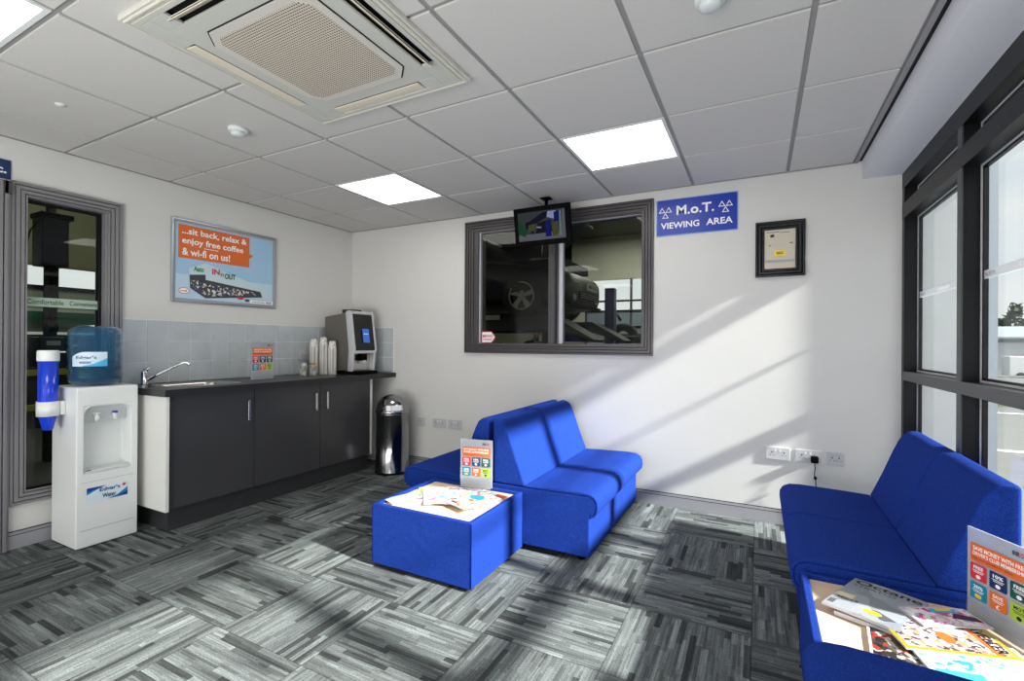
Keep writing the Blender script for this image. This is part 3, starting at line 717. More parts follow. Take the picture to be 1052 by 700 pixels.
# sockets
def socket(label, ax, p, w, plug=False, kind='double'):
    """ax 'b' back wall (faces -Y), 'l' left wall (faces +X)"""
    rz = 0 if ax == 'b' else PI/2
    t = thing('wall_socket', label, 'socket', p, rz); h = .043
    m = MB(); m.box(-w/2, w/2, -.010, 0, -h, h, sock_m); m.build('plate', t, bevel=.003)
    m = MB(); f = Flat(m, (0, -.0105, 0), (1, 0, 0), (0, 0, 1))
    def outlet(cx):
        f.rect(cx-.003, .002, cx+.003, .014, sock_d, h=.0004); f.rect(cx-.014, -.012, cx-.007, -.008, sock_d, h=.0004); f.rect(cx+.007, -.012, cx+.014, -.008, sock_d, h=.0004)
    if kind == 'double': outlet(-.036); outlet(.036); f.rect(-.020, .014, -.008, .030, mat('switch_white', (235, 235, 235), .3), h=.0008); f.rect(.008, .014, .020, .030, MATS['switch_white'], h=.0008); f.rect(-.0085, .014, -.0078, .030, sock_d, h=.001); f.rect(.0205, .014, .0212, .030, sock_d, h=.001)
    elif kind == 'single': f.rect(-.010, -.010, .010, .012, mat('switch_grey', (190, 190, 190), .3), h=.0008); f.rect(-.003, -.006, .003, .008, sock_d, h=.0012)
    else:
        outlet(-.018); outlet(.020); f.rect(-.03, .022, .03, .025, c_grey, h=.0006)
    m.build('outlet_slots', t, recalc=False)
    return t
socket('white double socket, left one of the three near the glazing', 'b', (3.980, -.001, .478), .148)
socket('white double socket with a black plug in it, near the glazing', 'b', (4.155, -.001, .478), .148)
socket('white data outlet plate, right one of the three near the glazing', 'b', (4.306, -.001, .478), .094, kind='data')
socket('small square outlet on far wall right beside the steel bin', 'b', (.937, -.001, .450), .088, kind='single')
socket('grey double socket on far wall, middle one between bin and chairs', 'b', (1.155, -.001, .450), .148)
socket('grey double socket on far wall, one nearest the blue chairs', 'b', (1.336, -.001, .452), .148)
socket('white double socket on the tiles behind the paper cups', 'l', (.0135, -.612, 1.096), .148)
t = thing('power_plug', 'black plug and cable hanging from the middle right socket', 'plug', (4.190, -.012, .47))
m = MB(); m.box(-.022, .022, -.034, -.0005, -.026, .018, black_pl); m.build('plug_body', t, bevel=.006)
m = MB(); m.tube([(.0, -.02, -.024), (.002, -.028, -.06), (-.002, -.030, -.10), (.004, -.035, -.13), (.01, -.03, -.22), (.03, -.03, -.42), (.2, -.03, -.452)], .0028, black_pl, 8); m.lathe([(.0, -.012), (.008, -.008), (.010, 0), (.008, .01), (0, .014)], (.003, -.034, -.122), black_pl, 10); m.build('cable', t)

# television
t = thing('television', 'small black wall television hung from the ceiling over the viewing window', 'television', (2.345, -.30, 2.150)); 
scr = MB(); TW, TH = .238, .150
m = MB(); m.box(-TW, TW, -.02, .02, -TH, TH, black_pl); o1 = m.build('casing', t, bevel=.006)
m = MB(); f = Flat(m, (-.20, -.0205, -.110), (1, 0, 0), (0, 0, 1))
def em(n, c, e=.5):
    m = mat(n, (4, 4, 5), .7, spec=.03); b = m.node_tree.nodes['Principled BSDF']; b.inputs['Emission Color'].default_value = lin(c)+(1,); b.inputs['Emission Strength'].default_value = e+.35; return m
s_bg = em('screen_grey', (50, 54, 56)); s_fl = em('screen_floor', (84, 88, 94)); s_dk = em('screen_dark', (16, 18, 30)); s_bl = em('screen_blue', (16, 24, 90)); s_ol = em('screen_olive', (64, 66, 38)); s_gr = em('screen_green', (24, 60, 40)); s_wh = em('screen_white', (130, 136, 170)); s_r = em('screen_right', (96, 108, 112))
f.rect(0, 0, .40, .222, s_bg); f.rect(0, 0, .40, .05, s_fl); f.poly([(0, .06), (.06, .03), (.08, .09), (0, .18)], s_gr)
f.poly([(.07, .09), (.25, .17), (.26, .21), (.22, .21), (.06, .13)], s_dk); f.poly([(.06, .14), (.12, .05), (.14, .05), (.09, .15)], s_dk); f.poly([(.09, .07), (.15, .08), (.15, .13), (.09, .12)], s_ol)
f.poly([(.15, .05), (.29, .06), (.28, .15), (.17, .13)], s_dk); f.poly([(.16, .095), (.20, .09), (.2, .1), (.16, .105)], s_wh); f.poly([(.19, .03), (.24, .03), (.24, .05), (.19, .05)], s_fl)
f.poly([(.25, .17), (.31, .15), (.33, .21), (.26, .212)], s_wh); f.poly([(.235, .02), (.285, .02), (.275, .15), (.24, .14)], s_bl); f.poly([(.295, .02), (.345, .03), (.34, .13), (.29, .11)], s_ol); f.poly([(.31, .13), (.36, .13), (.35, .21), (.31, .20)], s_bl); f.poly([(.35, .02), (.37, .02), (.37, .21), (.355, .21)], s_r); f.poly([(.37, .02), (.40, .02), (.40, .215), (.38, .215)], s_fl)
o2 = m.build('screen_picture', t, recalc=False)
m = MB(); m.box(-.05, .05, .02, .05, -.05, .05, black_pl); m.tube([(0, .06, 0), (0, .075, .1), (0, .075, .242)], .014, black_pl, 10); m.box(-.04, .04, .035, .115, .228, .234, black_pl); m.build('ceiling_bracket', t)
for o in (o1, o2): o.rotation_euler = (math.radians(10), math.radians(0), 0)

# ================================================================== KITCHEN RUN
m = MB()
tile_y = [-2.094+.1495*k for k in range(15)]
m.box(.001, .006, -2.092, -.001, .918, 1.372, grout)
for k in range(14):
    y0 = -2.092+.1495*k; y1 = min(y0+.1465, -.002)
    for r in range(3): m.box(.005, .010, y0+.0015, y1, .919+.151*r, .919+.151*r+.148, tile_m)
tag(m.build('tile_splashback', bevel=.0015), 'grey square wall tiles behind the kitchen worktop on left wall', 'tiles')
m = MB(); m.box(.013, .583, -.006, -.001, .918, 1.372, grout)
for k in range(4):
    x0 = .013+.1495*k; x1 = min(x0+.1465, .582)
    for r in range(3): m.box(x0+.001, x1, -.011, -.005, .919+.151*r, .919+.151*r+.148, tile_m)
tag(m.build('tile_splashback', bevel=.0015), 'short run of grey tiles on far wall behind the coffee machine', 'tiles')

units = [(-2.090, -1.502), (-1.500, -.905), (-.903, -.318)]
ulab = ['graphite kitchen base unit under the sink, nearest the water cooler', 'graphite kitchen base unit in the middle under advertising card', 'graphite kitchen base unit below coffee machine, nearest the bin']
hpos = [-1.558, -.962, -.846]
for k, ((y0, y1), lab) in enumerate(zip(units, ulab)):
    t = thing('kitchen_cabinet', lab, 'cabinet', (.3, (y0+y1)/2, 0), 0, 'graphite kitchen base units')
    m = MB(); m.box(.012, .55, y0, y1, .15, .70 if k == 0 else .870, white_mel)
    if k == 0: m.box(.012, .55, y0, y0+.018, .70, .870, white_mel); m.box(.012, .55, y1-.018, y1, .70, .870, white_mel); m.box(.53, .55, y0, y1, .70, .870, white_mel)
    m.build('carcass', t, world=True)
    m = MB(); m.box(.551, .570, y0+.002, y1-.002, .152, .868, grey_gloss); d = m.build('door', t, world=True, bevel=.0015)
    hy = hpos[k]; m = MB(); zt = .795; hh = .145
    m.box(.590, .600, hy-.009, hy+.009, zt-hh, zt, steel); m.box(.570, .592, hy-.008, hy+.008, zt-.012, zt, steel); m.box(.570, .592, hy-.008, hy+.008, zt-hh, zt-hh+.012, steel)
    me_off = t.location; m.v = [(a-me_off[0], b3-me_off[1], c-me_off[2]) for a, b3, c in m.v]; m.build('handle', d, bevel=.002)
m = MB(); m.box(.49, .508, -2.052, -.29, 0, .149, grey_kick); m.box(.05, .49, -2.052, -2.034, 0, .149, grey_kick); m.box(.05, .49, -.308, -.29, 0, .149, grey_kick)
tag(m.build('plinth'), 'dark grey plinth board below the kitchen units', 'plinth')
# white end panel
m = MB(); m.box(.012, .60, -2.112, -2.092, .15, .870, white_mel); tag(m.build('end_panel', bevel=.001), 'white side panel closing the kitchen run beside the water cooler', 'panel')
m = MB(); m.box(.012, .570, -.316, -.288, .15, .870, white_mel); tag(m.build('end_panel', bevel=.001), 'white side panel closing the kitchen run beside the bin', 'panel')
# worktop with sink cut-out
SX0, SX1, SY0, SY1 = .13, .50, -1.985, -1.535
m = MB()
for a, b2, c, d in ((.001, SX0, -2.125, -.002), (SX1, .615, -2.125, -.002), (SX0, SX1, -2.125, SY0), (SX0, SX1, SY1, -.002)): m.box(a, b2, c, d, .872, .9155, worktop_m)
tag(m.build('worktop'), 'long black kitchen worktop running to the far wall', 'worktop')
def rr(x0, x1, y0, y1, r, n=6):
    pts = []
    for cx, cy, a0 in ((x1-r, y1-r, 0), (x0+r, y1-r, 90), (x0+r, y0+r, 180), (x1-r, y0+r, 270)):
        for k in range(n+1):
            a = math.radians(a0+90*k/n); pts.append((cx+r*math.cos(a), cy+r*math.sin(a)))
    return pts
t = thing('sink', 'round cornered stainless steel sink set in the black worktop', 'sink', (.315, -1.76, .9155))
m = MB(); cx, cy = .315, -1.76
loops = [(.0, .0, .085, .9165), (.012, .012, .08, .9195), (.022, .022, .075, .9175), (.03, .03, .07, .90), (.04, .04, .06, .79), (.10, .10, .05, .775)]
vs = []; n = 28
for dx, dy, r, z in loops: vs += [(x, y, z) for x, y in rr(SX0-.012+dx, SX1+.012-dx, SY0-.012+dy, SY1+.012-dy, r)]
fs = [(j*n+i, j*n+(i+1) % n, (j+1)*n+(i+1) % n, (j+1)*n+i) for j in range(len(loops)-1) for i in range(n)]+[tuple((len(loops)-1)*n+i for i in range(n))]
m.add(vs, fs, steel, True); m.build('bowl', t, world=True)
m = MB(); m.lathe([(.035, .7765), (.030, .779), (.012, .777), (0, .776)], (cx, cy, 0), chrome, 20); m.build('plughole', t, world=True)
t = thing('sink_tap', 'chrome single lever tap behind the sink', 'tap', (.070, -1.985, .9155))
m = MB(); m.lathe([(.027, .0), (.027, .006), (.023, .012), (.023, .085), (.020, .095), (0, .098)], (0, 0, 0), chrome, 20); m.build('body', t)
m = MB(); m.tube([(.01, .012, .03), (.05, .07, .075), (.11, .16, .135), (.13, .19, .152), (.143, .205, .150), (.150, .213, .140), (.152, .216, .128)], [.012, .010, .009, .009, .010, .011, .011], chrome, 10); m.build('spout', t)
m = MB(); m.tube([(0, 0, .095), (.012, .018, .112), (.03, .03, .120)], [.018, .010, .006], chrome, 10); m.build('lever', t)

# coffee machine
t = thing('coffee_machine', 'grey and silver bean coffee machine with a black screen on worktop end', 'coffee machine', (.31, -.30, .917))
cg = mat('coffee_grey', (108, 104, 98), .35, metal=.4); cs = mat('coffee_silver', (205, 206, 208), .25, metal=.3); cb = mat('coffee_gloss_black', (10, 10, 11), .1)
# local: x forward, y left/right
m = MB(); m.prism([(-.21, .03), (.10, .03), (.115, .22), (.085, .56), (.07, .585), (-.21, .55)], -.150, .150, cg); m.build('body', t, bevel=.008)
m = MB()
for sy in (-1, 1):
    m.prism([(.10, .02), (.155, .02), (.172, .205), (.185, .235), (.135, .585), (.115, .605), (.085, .600), (.070, .585), (.115, .22)], min(sy*.128, sy*.152), max(sy*.128, sy*.152), cs)
m.box(.06, .118, -.128, .128, .575, .603, cs); m.box(.09, .178, -.128, .128, .196, .224, cs)
m.build('side_trim', t, bevel=.003)
m = MB(); m.prism([(.09, .222), (.176, .222), (.182, .240), (.134, .570), (.06, .570)], -.126, .126, cb)
m.build('front_panel', t, bevel=.004)
m = MB(); A0 = Vector((.1835, -.03, .30)); up = Vector((-.048, 0, .33)).normalized(); f = Flat(m, A0, (0, 1, 0), up); f.rect(0, 0, .085, .135, em('coffee_screen', (70, 110, 190), .6)); f.rect(.01, .08, .075, .09, em('coffee_screen_line', (150, 180, 230), .8)); m.build('display', t, recalc=False)
m = MB(); m.box(.098, .112, -.128, .128, .03, .20, steel); m.build('splash_plate', t)
m = MB(); m.box(.112, .165, -.035, .04, .125, .196, black_pl); m.box(.14, .170, -.012, .02, .10, .13, cs); m.build('spout', t, bevel=.004)
m = MB(); m.prism([(-.2, -.155), (.17, -.155), (.215, -.13), (.235, -.06), (.235, .06), (.215, .13), (.17, .155), (-.2, .155)], .0, .028, black_pl, 'z'); m.build('drip_tray', t, bevel=.004)
m = MB(); m.box(-.06, .055, -.075, .075, .555, .625, mat('hopper', (60, 58, 54), .2)); m.build('bean_hopper', t, bevel=.006)

# paper cups
def cup_mat():
    m = bpy.data.materials.new('patterned_paper_cup'); m.use_nodes = True; nt = m.node_tree; b = nt.nodes['Principled BSDF']; b.inputs['Roughness'].default_value = .6
    tc = N(nt, 'ShaderNodeTexCoord'); w = N(nt, 'ShaderNodeTexVoronoi'); w.inputs['Scale'].default_value = 95; nt.links.new(tc.outputs['Object'], w.inputs['Vector'])
    r = N(nt, 'ShaderNodeValToRGB'); e = r.color_ramp.elements; e[0].position = .34; e[0].color = lin((36, 30, 28))+(1,); e[1].position = .40; e[1].color = lin((235, 232, 226))+(1,)
    nt.links.new(w.outputs['Distance'], r.inputs[0]); nt.links.new(r.outputs[0], b.inputs['Base Color']); return m
cupm = cup_mat()
def cup_mesh(inverted):
    m = MB(); prof = [(.0, .0), (.027, .0), (.029, .003), (.039, .088), (.0415, .089), (.0415, .092), (.038, .092), (.027, .006), (0, .005)]
    if inverted: prof = [(r, .092-z) for r, z in prof]
    m.lathe(prof, (0, 0, 0), cupm, 24); return m
first = None
for si, (x, y, n, side) in enumerate(((.140, -.610, 14, 'left'), (.195, -.545, 15, 'middle'), (.262, -.500, 13, 'right'))):
    for k in range(n):
        lab = 'white patterned paper cup nested in the %s tall stack beside coffee machine' % side
        if first is None: first = cup_mesh(True).build('paper_cup'); o = first
        else: o = first.copy(); COL.objects.link(o)
        o.location = (x, y, .9165+k*.0185); tag(o, lab, 'cup', 'stacked paper cups')
fc = cup_mesh(False).build('paper_cup'); fc.location = (.225, -.800, .9165); tag(fc, 'patterned paper cup holding blue and white sachets, front left of cups', 'cup', 'paper cups of sachets')
fc2 = fc.copy(); COL.objects.link(fc2); fc2.location = (.240, -.705, .9165); tag(fc2, 'patterned paper cup holding brown sugar sachets, next to tall cup stacks', 'cup', 'paper cups of sachets')
sach_b = mat('sachet_blue', (120, 165, 205), .5); sach_w = mat('sachet_white', (235, 230, 225), .5); sach_t = mat('sachet_tan', (196, 142, 88), .5)
for ci, (cxx, cyy, ms, lab) in enumerate(((.225, -.800, (sach_b, sach_w), 'pale blue or white sachet standing in front left paper cup'), (.240, -.705, (sach_t, sach_t), 'tan sugar sachet standing in paper cup next to the tall stacks'))):
    for k in range(8):
        a = 2*PI*k/8; m = MB(); m.box(-.008, .008, -.001, .001, 0, .105, ms[k % 2]); o = m.build('sugar_sachet'); o.location = (cxx+.012*math.cos(a), cyy+.012*math.sin(a), .925); o.rotation_euler = (-.16*math.sin(a), .16*math.cos(a), a*1.3); tag(o, lab, 'sachet', 'sachets in a paper cup %d' % ci if False else ('blue and white sachets' if ci == 0 else 'tan sugar sachets'))

# bin
t = thing('waste_bin', 'polished steel dome topped bin beside the kitchen units', 'bin', (.785, -.245, 0))
R = .158
m = MB(); m.lathe([(R-.004, 0), (R, .006), (R, .02), (R-.003, .024), (R-.003, .545), (R, .550), (R, .560)], (0, 0, 0), dchrome, 48); m.build('body', t)
m = MB(); m.lathe([(R+.004, .560), (R+.006, .566), (R+.006, .585), (R+.001, .590)]+[(R*math.cos(a), .590+.140*math.sin(a)) for a in [PI/2*k/12 for k in range(13)]], (0, 0, 0), dchrome, 48); m.build('dome_lid', t)
m = MB(); m.lathe([(R+.001, -.001), (R+.003, .0), (R+.003, .016), (R+.0005, .018), (R+.001, -.001)], (0, 0, .0005), black_pl, 48); m.build('foot_ring', t)
m = MB()
for k in range(9):
    a = math.radians(-95+k*7); 
    pass
dir_ = Vector((.74, -.67, 0)); side = Vector((.67, .74, 0))
m.prism([(-.075, -.03), (.075, -.03), (.075, .03), (-.075, .03)], 0, .001, chrome, 'z')
m = MB(); pts = []
for z in (.592, .640):
    for k in range(9):
        a = math.radians(-42-28+k*7); rr_ = (R+.003)*(1 if z < .6 else .955); pts.append((rr_*math.cos(a), rr_*math.sin(a), z))
m.add(pts, [(k, k+1, k+10, k+9) for k in range(8)], chrome, True); m.build('push_flap', t)

# ================================================================== WATER COOLER
t = thing('water_cooler', 'white freestanding water cooler with blue swoosh label beside tall window', 'water cooler', (.21, -2.315, 0))
X0, X1, Y0, Y1 = -.155, .165, -.155, .155
m = MB()
A8 = [(Y0, .005), (Y1, .005), (Y1, .945), (Y0, .945)]; B8 = [(-.118, .44), (.118, .44), (.118, .83), (-.118, .83)]
vs = [(X0, y, z) for y, z in A8]+[(X1, y, z) for y, z in A8]+[(X1, y, z) for y, z in B8]+[(.062, y, z) for y, z in B8]
fs = [(0, 3, 2, 1), (12, 13, 14, 15)]
for k in range(4):
    n = (k+1) % 4; fs += [(k, n, n+4, k+4), (k+4, n+4, n+8, k+8), (k+8, n+8, n+12, k+12)]
m.add(vs, fs, white_pl)
m.build('cabinet', t, bevel=.010, seg=3)
for sy in (-1, 1):
    m = MB(); pts = [(sy*.119, .833)]+[(sy*(.118-.045+.045*math.sin(a)), .832-.045+.045*math.cos(a)) for a in [PI/2*k/6 for k in range(7)]]
    m.prism(pts, .063, X1-.001, white_pl, 'x'); m.build('recess_corner', t)
m = MB(); m.box(.0625, .10, -.117, .117, .735, .83, white_pl2); m.build('tap_housing', t, bevel=.003)
m = MB(); m.box(.063, X1+.003, -.112, .112, .4405, .452, white_pl2); m.build('drip_tray', t, bevel=.002)
for sy, mm in ((-.045, white_pl), (.045, white_pl)):
    m = MB(); m.tube([(.10, sy, .775), (.125, sy, .772), (.135, sy, .765), (.135, sy, .735)], [.011, .011, .012, .010], mm, 10)
    tp = m.build('tap', t); m = MB(); m.box(.115, .150, sy-.010, sy+.010, .778, .788, c_blue if sy > 0 else white_pl); m.build('tap_lever', tp, bevel=.002)
m = MB(); f = Flat(m, (X1+.0006, -.105, .265), (0, 1, 0), (0, 0, 1)); f.rect(0, 0, .205, .085, mat('label_pale_blue', (214, 232, 244), .4)); f.poly([(0, .085), (.0, .045), (.03, .06), (.08, .08), (.09, .085)], c_teal); f.poly([(0, .062), (.03, .070), (.1, .0845), (0, .085)], c_blue); f.poly([(.205, 0), (.205, .05), (.15, .012), (.10, 0)], c_teal); f.poly([(.205, 0), (.205, .025), (.15, .004), (.12, 0)], c_blue)
f.text("Edgar's", .062, .045, .165, .075, c_navy, .02); f.text('Water', .075, .012, .145, .038, c_navy, .02); f.ell(.185, .068, .009, .009, c_red); m.build('brand_label', t, recalc=False)
m = MB(); m.box(X1-.001, X1+.0006, -.135, .135, .105, .108, c_grey); m.box(X1-.001, X1+.0006, -.135, .135, .385, .387, c_grey); m.box(X1-.002, X1+.001, -.108, -.085, .452, .457, c_dgrey); m.build('panel_groove', t)
blue_pl = mat('translucent_blue', (20, 60, 205), .15, coat=.3)
t = thing('cup_dispenser', 'blue tube cup dispenser with white lid clipped to the water cooler', 'cup dispenser', (.21, -2.54, 0))
m = MB(); m.lathe([(.0, .700), (.022, .700), (.026, .710), (.030, .735), (.044, .790), (.045, .80), (.045, 1.12), (.0, 1.12)], (0, 0, 0), blue_pl, 28); m.build('tube', t)
m = MB(); m.lathe([(.047, 1.10), (.050, 1.102), (.050, 1.155), (.046, 1.162), (0, 1.163)], (0, 0, 0), white_pl, 28); m.box(-.012, .012, .04, .075, 1.148, 1.156, white_pl); m.build('lid', t, bevel=.001)
m = MB(); m.lathe([(.0455, .782), (.051, .782), (.051, .866), (.0455, .866), (.0455, .782)], (0, 0, 0), white_pl, 28); m.box(-.03, .03, .046, .068, .785, .863, white_pl); m.build('wall_bracket', t)
# bottle
def bottle_mat():
    m = bpy.data.materials.new('blue_bottle_plastic'); m.use_nodes = True; nt = m.node_tree; nt.nodes.remove(nt.nodes['Principled BSDF']); out = nt.nodes['Material Output']
    tr = N(nt, 'ShaderNodeBsdfTransparent'); tr.inputs[0].default_value = (.42, .66, .80, 1); gl = N(nt, 'ShaderNodeBsdfGlossy'); gl.inputs['Roughness'].default_value = .06; gl.inputs[0].default_value = (.9, .95, 1, 1)
    df = N(nt, 'ShaderNodeBsdfDiffuse'); df.inputs[0].default_value = (.09, .27, .46, 1)
    lw0 = N(nt, 'ShaderNodeLayerWeight'); lw = N(nt, 'ShaderNodeMath'); lw.operation = 'POWER'; lw.inputs[1].default_value = 2.2; nt.links.new(lw0.outputs['Facing'], lw.inputs[0]); m1 = N(nt, 'ShaderNodeMixShader'); m1.inputs[0].default_value = .2; m2_ = N(nt, 'ShaderNodeMixShader')
    nt.links.new(tr.outputs[0], m1.inputs[1]); nt.links.new(df.outputs[0], m1.inputs[2]); nt.links.new(lw.outputs[0], m2_.inputs[0]); nt.links.new(m1.outputs[0], m2_.inputs[1]); nt.links.new(gl.outputs[0], m2_.inputs[2]); nt.links.new(m2_.outputs[0], out.inputs[0]); return m
btm = bottle_mat()
t = thing('water_bottle', 'large blue translucent water bottle upside down on the cooler', 'water bottle', (.20, -2.312, .947))
r = .133; m = MB()
m.lathe([(.05, .0), (.10, .004), (.124, .018), (r, .04), (r, .075), (r-.005, .085), (r, .095), (r, .13), (r, .225), (r-.006, .234), (r, .243), (r, .268), (r-.006, .277), (r, .286), (r-.002, .32), (r-.012, .345), (r-.035, .362), (.06, .366), (.0, .360)], (0, 0, 0), btm, 48); m.build('bottle_shell', t)
m = MB(); m.lathe([(.0, .012), (.09, .012), (r-.016, .03), (r-.011, .05), (r-.011, .145), (0, .145)], (0, 0, 0), glass_mat('water_body', (150, 190, 215), .6), 40); m.build('water', t)
m = MB()   # curved label facing camera side
lab_m = mat('bottle_label', (205, 225, 240), .4)
a_mid = math.radians(-49)
def cyl_pt(s, z, h=0.): a = a_mid-.42+s/r; return ((r+.0012+h)*math.cos(a), (r+.0012+h)*math.sin(a), z)
NN = 12; Wd = .175
top = lambda s: .205 if s > .07 else .205-.03*(1-(s/.07))**2
bot = lambda s: .118 if s < .08 else .118+.032*((s-.08)/.095)**1.5
vs = [cyl_pt(Wd*i/NN, top(Wd*i/NN)) for i in range(NN+1)]+[cyl_pt(Wd*i/NN, bot(Wd*i/NN)) for i in range(NN+1)]
m.add(vs, [(i+NN+1, i+NN+2, i+1, i) for i in range(NN)], lab_m, True)
vs = [cyl_pt(Wd*i/NN, bot(Wd*i/NN)+.018*(i/NN), .0006) for i in range(NN+1)]+[cyl_pt(Wd*i/NN, .118, .0006) for i in range(NN+1)]
m.add(vs, [(i+NN+1, i+NN+2, i+1, i) for i in range(4, NN)], c_cyan, True)
for txt, x0_, z0_, w_, h_ in (("Edgar's", .024, .158, .100, .024), ('water', .040, .134, .062, .017)):
    tv, tf = text_mesh(txt, .02); a0 = min(p[0] for p in tv); a1 = max(p[0] for p in tv); b0 = min(p[1] for p in tv); b1 = max(p[1] for p in tv)
    m.add([cyl_pt(x0_+(p[0]-a0)*w_/(a1-a0), z0_+(p[1]-b0)*h_/(b1-b0), .0012) for p in tv], tf, c_navy)
m.build('bottle_label', t, recalc=False)

# ================================================================== WORKSHOP
ws_wall = mat('workshop_wall', (206, 206, 188), .8); ws_dark = mat('workshop_dark', (20, 20, 20), .9); ws_floor = mat('workshop_floor', (70, 72, 72), .6); ws_cream = mat('workshop_cream', (185, 182, 160), .8); ws_olive = mat('workshop_olive', (104, 106, 78), .8)
WYB = 8.0; WXL = -5.0
m = MB(); m.box(WXL-.2, 4.9, .16, WYB+.2, -.12, 0, ws_floor); m.box(WXL-.2, -.16, -6.6, .16, -.12, 0, ws_floor); struct(m, 'floor_workshop', label='grey concrete workshop floor', cat='floor')
m = MB(); m.box(WXL-.2, 4.9, .15, WYB+.2, 3.9, 4.05, ws_olive); m.box(WXL-.2, -.15, -6.6, .15, 3.9, 4.05, ws_olive); struct(m, 'ceiling_workshop', label='dull olive workshop ceiling', cat='ceiling')
m = MB()   # far wall with a roller door opening x .0..3.4 z 0..2.83
m.box(WXL-.2, -.45, WYB, WYB+.15, 1.75, 3.9, ws_dark); m.box(WXL-.2, -.10, WYB, WYB+.15, 0, 1.75, ws_cream); m.box(-.45, -.10, WYB, WYB+.15, 1.75, 3.9, ws_wall)  # black upper panel stands in for the unlit roof void
m.box(-.10, 3.4, WYB, WYB+.15, 2.83, 3.9, ws_wall); m.box(3.4, 4.9, WYB, WYB+.15, 0, 3.9, ws_wall)
struct(m, 'wall_workshop_far', label='far workshop wall with an open vehicle doorway', cat='wall')
m = MB(); m.box(4.75, 4.9, .29, WYB, 0, 3.9, ws_wall); struct(m, 'wall_workshop_right', label='right workshop wall', cat='wall')
m = MB(); m.box(-.15, 4.9, .02, .15, 2.9, 3.9, ws_wall); m.box(-.28, -.15, -6.6, .15, 2.9, 3.9, ws_wall); struct(m, 'wall_workshop_upper', label='upper wall above the waiting room', cat='wall')
# left far wall; strip windows added to imitate glazing reflected in the pane: glass z 1.95..2.27 ; y -3.5..2
m = MB(); Ys, Ye = -3.2, 1.2
m.box(WXL-.15, WXL, -6.6, WYB, 0, 1.20, ws_dark); m.box(WXL-.15, WXL, -6.6, Ys, 1.20, 3.9, ws_olive); m.box(WXL-.15, WXL, Ye, WYB, 1.2, 3.9, ws_dark)
m.box(WXL-.15, WXL, Ys, Ye, 2.27, 3.9, ws_olive); m.box(WXL-.15, WXL, Ys, Ye, 1.20, 1.30, alu_dark)
for y in [-3.2, -2.2, -1.2, -.75, .25, 1.15]: m.box(WXL-.10, WXL, y, y+.06, 1.3, 2.27, alu_dark)
m.box(WXL-.10, WXL, Ys, Ye, 1.93, 1.99, alu_dark)
m.box(WXL-.08, WXL-.02, Ys, Ye, 1.3, 1.93, mat('frosted_panel', (128, 134, 118), .6))
struct(m, 'wall_workshop_left', label='left workshop wall with an added strip of windows imitating a reflection', cat='wall')
m = MB(); m.box(WXL-.2, -.15, -6.75, -6.6, 0, 3.9, ws_olive); struct(m, 'wall_workshop_front', label='near workshop wall', cat='wall')
m = MB()
for z in (2.02, 2.27, 1.62): m.box(-.10, 3.4, WYB+.03, WYB+.09, z, z+.045, alu_dark)
for x in (-.10, 1.05, 2.2, 3.35): m.box(x, x+.05, WYB+.03, WYB+.09, 0, 2.83, alu_face)
m.box(-.10, 3.4, WYB+.05, WYB+.07, 0, 1.62, mat('door_panel', (150, 156, 162), .5)); m.box(-.10, 3.4, WYB+.055, WYB+.06, 1.665, 2.02, mat('tinted_panel', (150, 165, 180), .4))
struct(m, 'door_2', label='grey sectional vehicle door with glazed upper rows', cat='door')
# green fascia strips seen through left window
m = MB(); m.box(WXL+.02, WXL+.08, -3.1, .9, 1.46, 1.62, mat('dark_green_board', (18, 74, 52), .5)); m.box(WXL+.02, WXL+.085, -3.1, .9, 1.62, 1.66, mat('pale_board', (170, 180, 165), .6))
struct(m, 'trim_3', label='dark green board across the far workshop windows', cat='board')
m = MB(); m.box(WXL+.1, WXL+.14, -3.1, .9, 1.30, 1.335, mat('white_glow_strip', (215, 215, 210), .5, emit=.3)); struct(m, 'trim_4', label='white horizontal rail below the green board in workshop', cat='rail')  # rail is given a faint glow of its own, though it is no lamp
# dark heater / column seen through the left window
slate = mat('slate_blue_box', (34, 38, 52), .5)
t = thing('lift_column', 'dark slate lift column with boxed head behind the tall internal window', 'column', (-2.5, -1.622, 0))
m = MB(); m.box(-.06, .06, -.035, .035, 0, 1.97, ws_dark); m.build('post', t); m = MB(); m.box(-.12, .12, -.105, .105, 1.965, 2.44, slate); m.build('motor_box', t, bevel=.01)
m = MB(); m.box(-.12, .15, -.12, .135, 2.44, 2.49, black_pl); m.build('box_lid', t, bevel=.004); m = MB(); m.box(-.14, .10, -.115, .085, .95, 1.255, slate); m.build('control_box', t, bevel=.01)
m = MB(); m.box(.1005, .102, -.06, .05, 1.17, 1.215, c_grey); m.build('rating_plate', t)
m = MB(); m.tube([(.03, -.10, 2.40), (.05, -.17, 2.30), (.06, -.22, 2.05), (.06, -.25, 1.8)], .008, black_pl, 8); m.build('hose', t)
m = MB(); m.box(-.03, .03, -.03, .03, 2.49, 3.9, ws_dark); m.build('upper_pole', t)
# yellow guard rails low behind the tall window
t = thing('guard_rail', 'dull yellow guard rails low behind the tall internal window', 'rail', (-1.6, -2.0, 0)); yel = mat('dull_yellow', (150, 145, 40), .5)
for z in (.62, .92):
    m = MB(); m.box(-.03, .03, -1.2, .9, z, z+.05, yel); m.build('rail', t)
for y in (-1.1, .8):
    m = MB(); m.box(-.025, .025, y-.025, y+.025, 0, .95, yel); m.build('post', t)

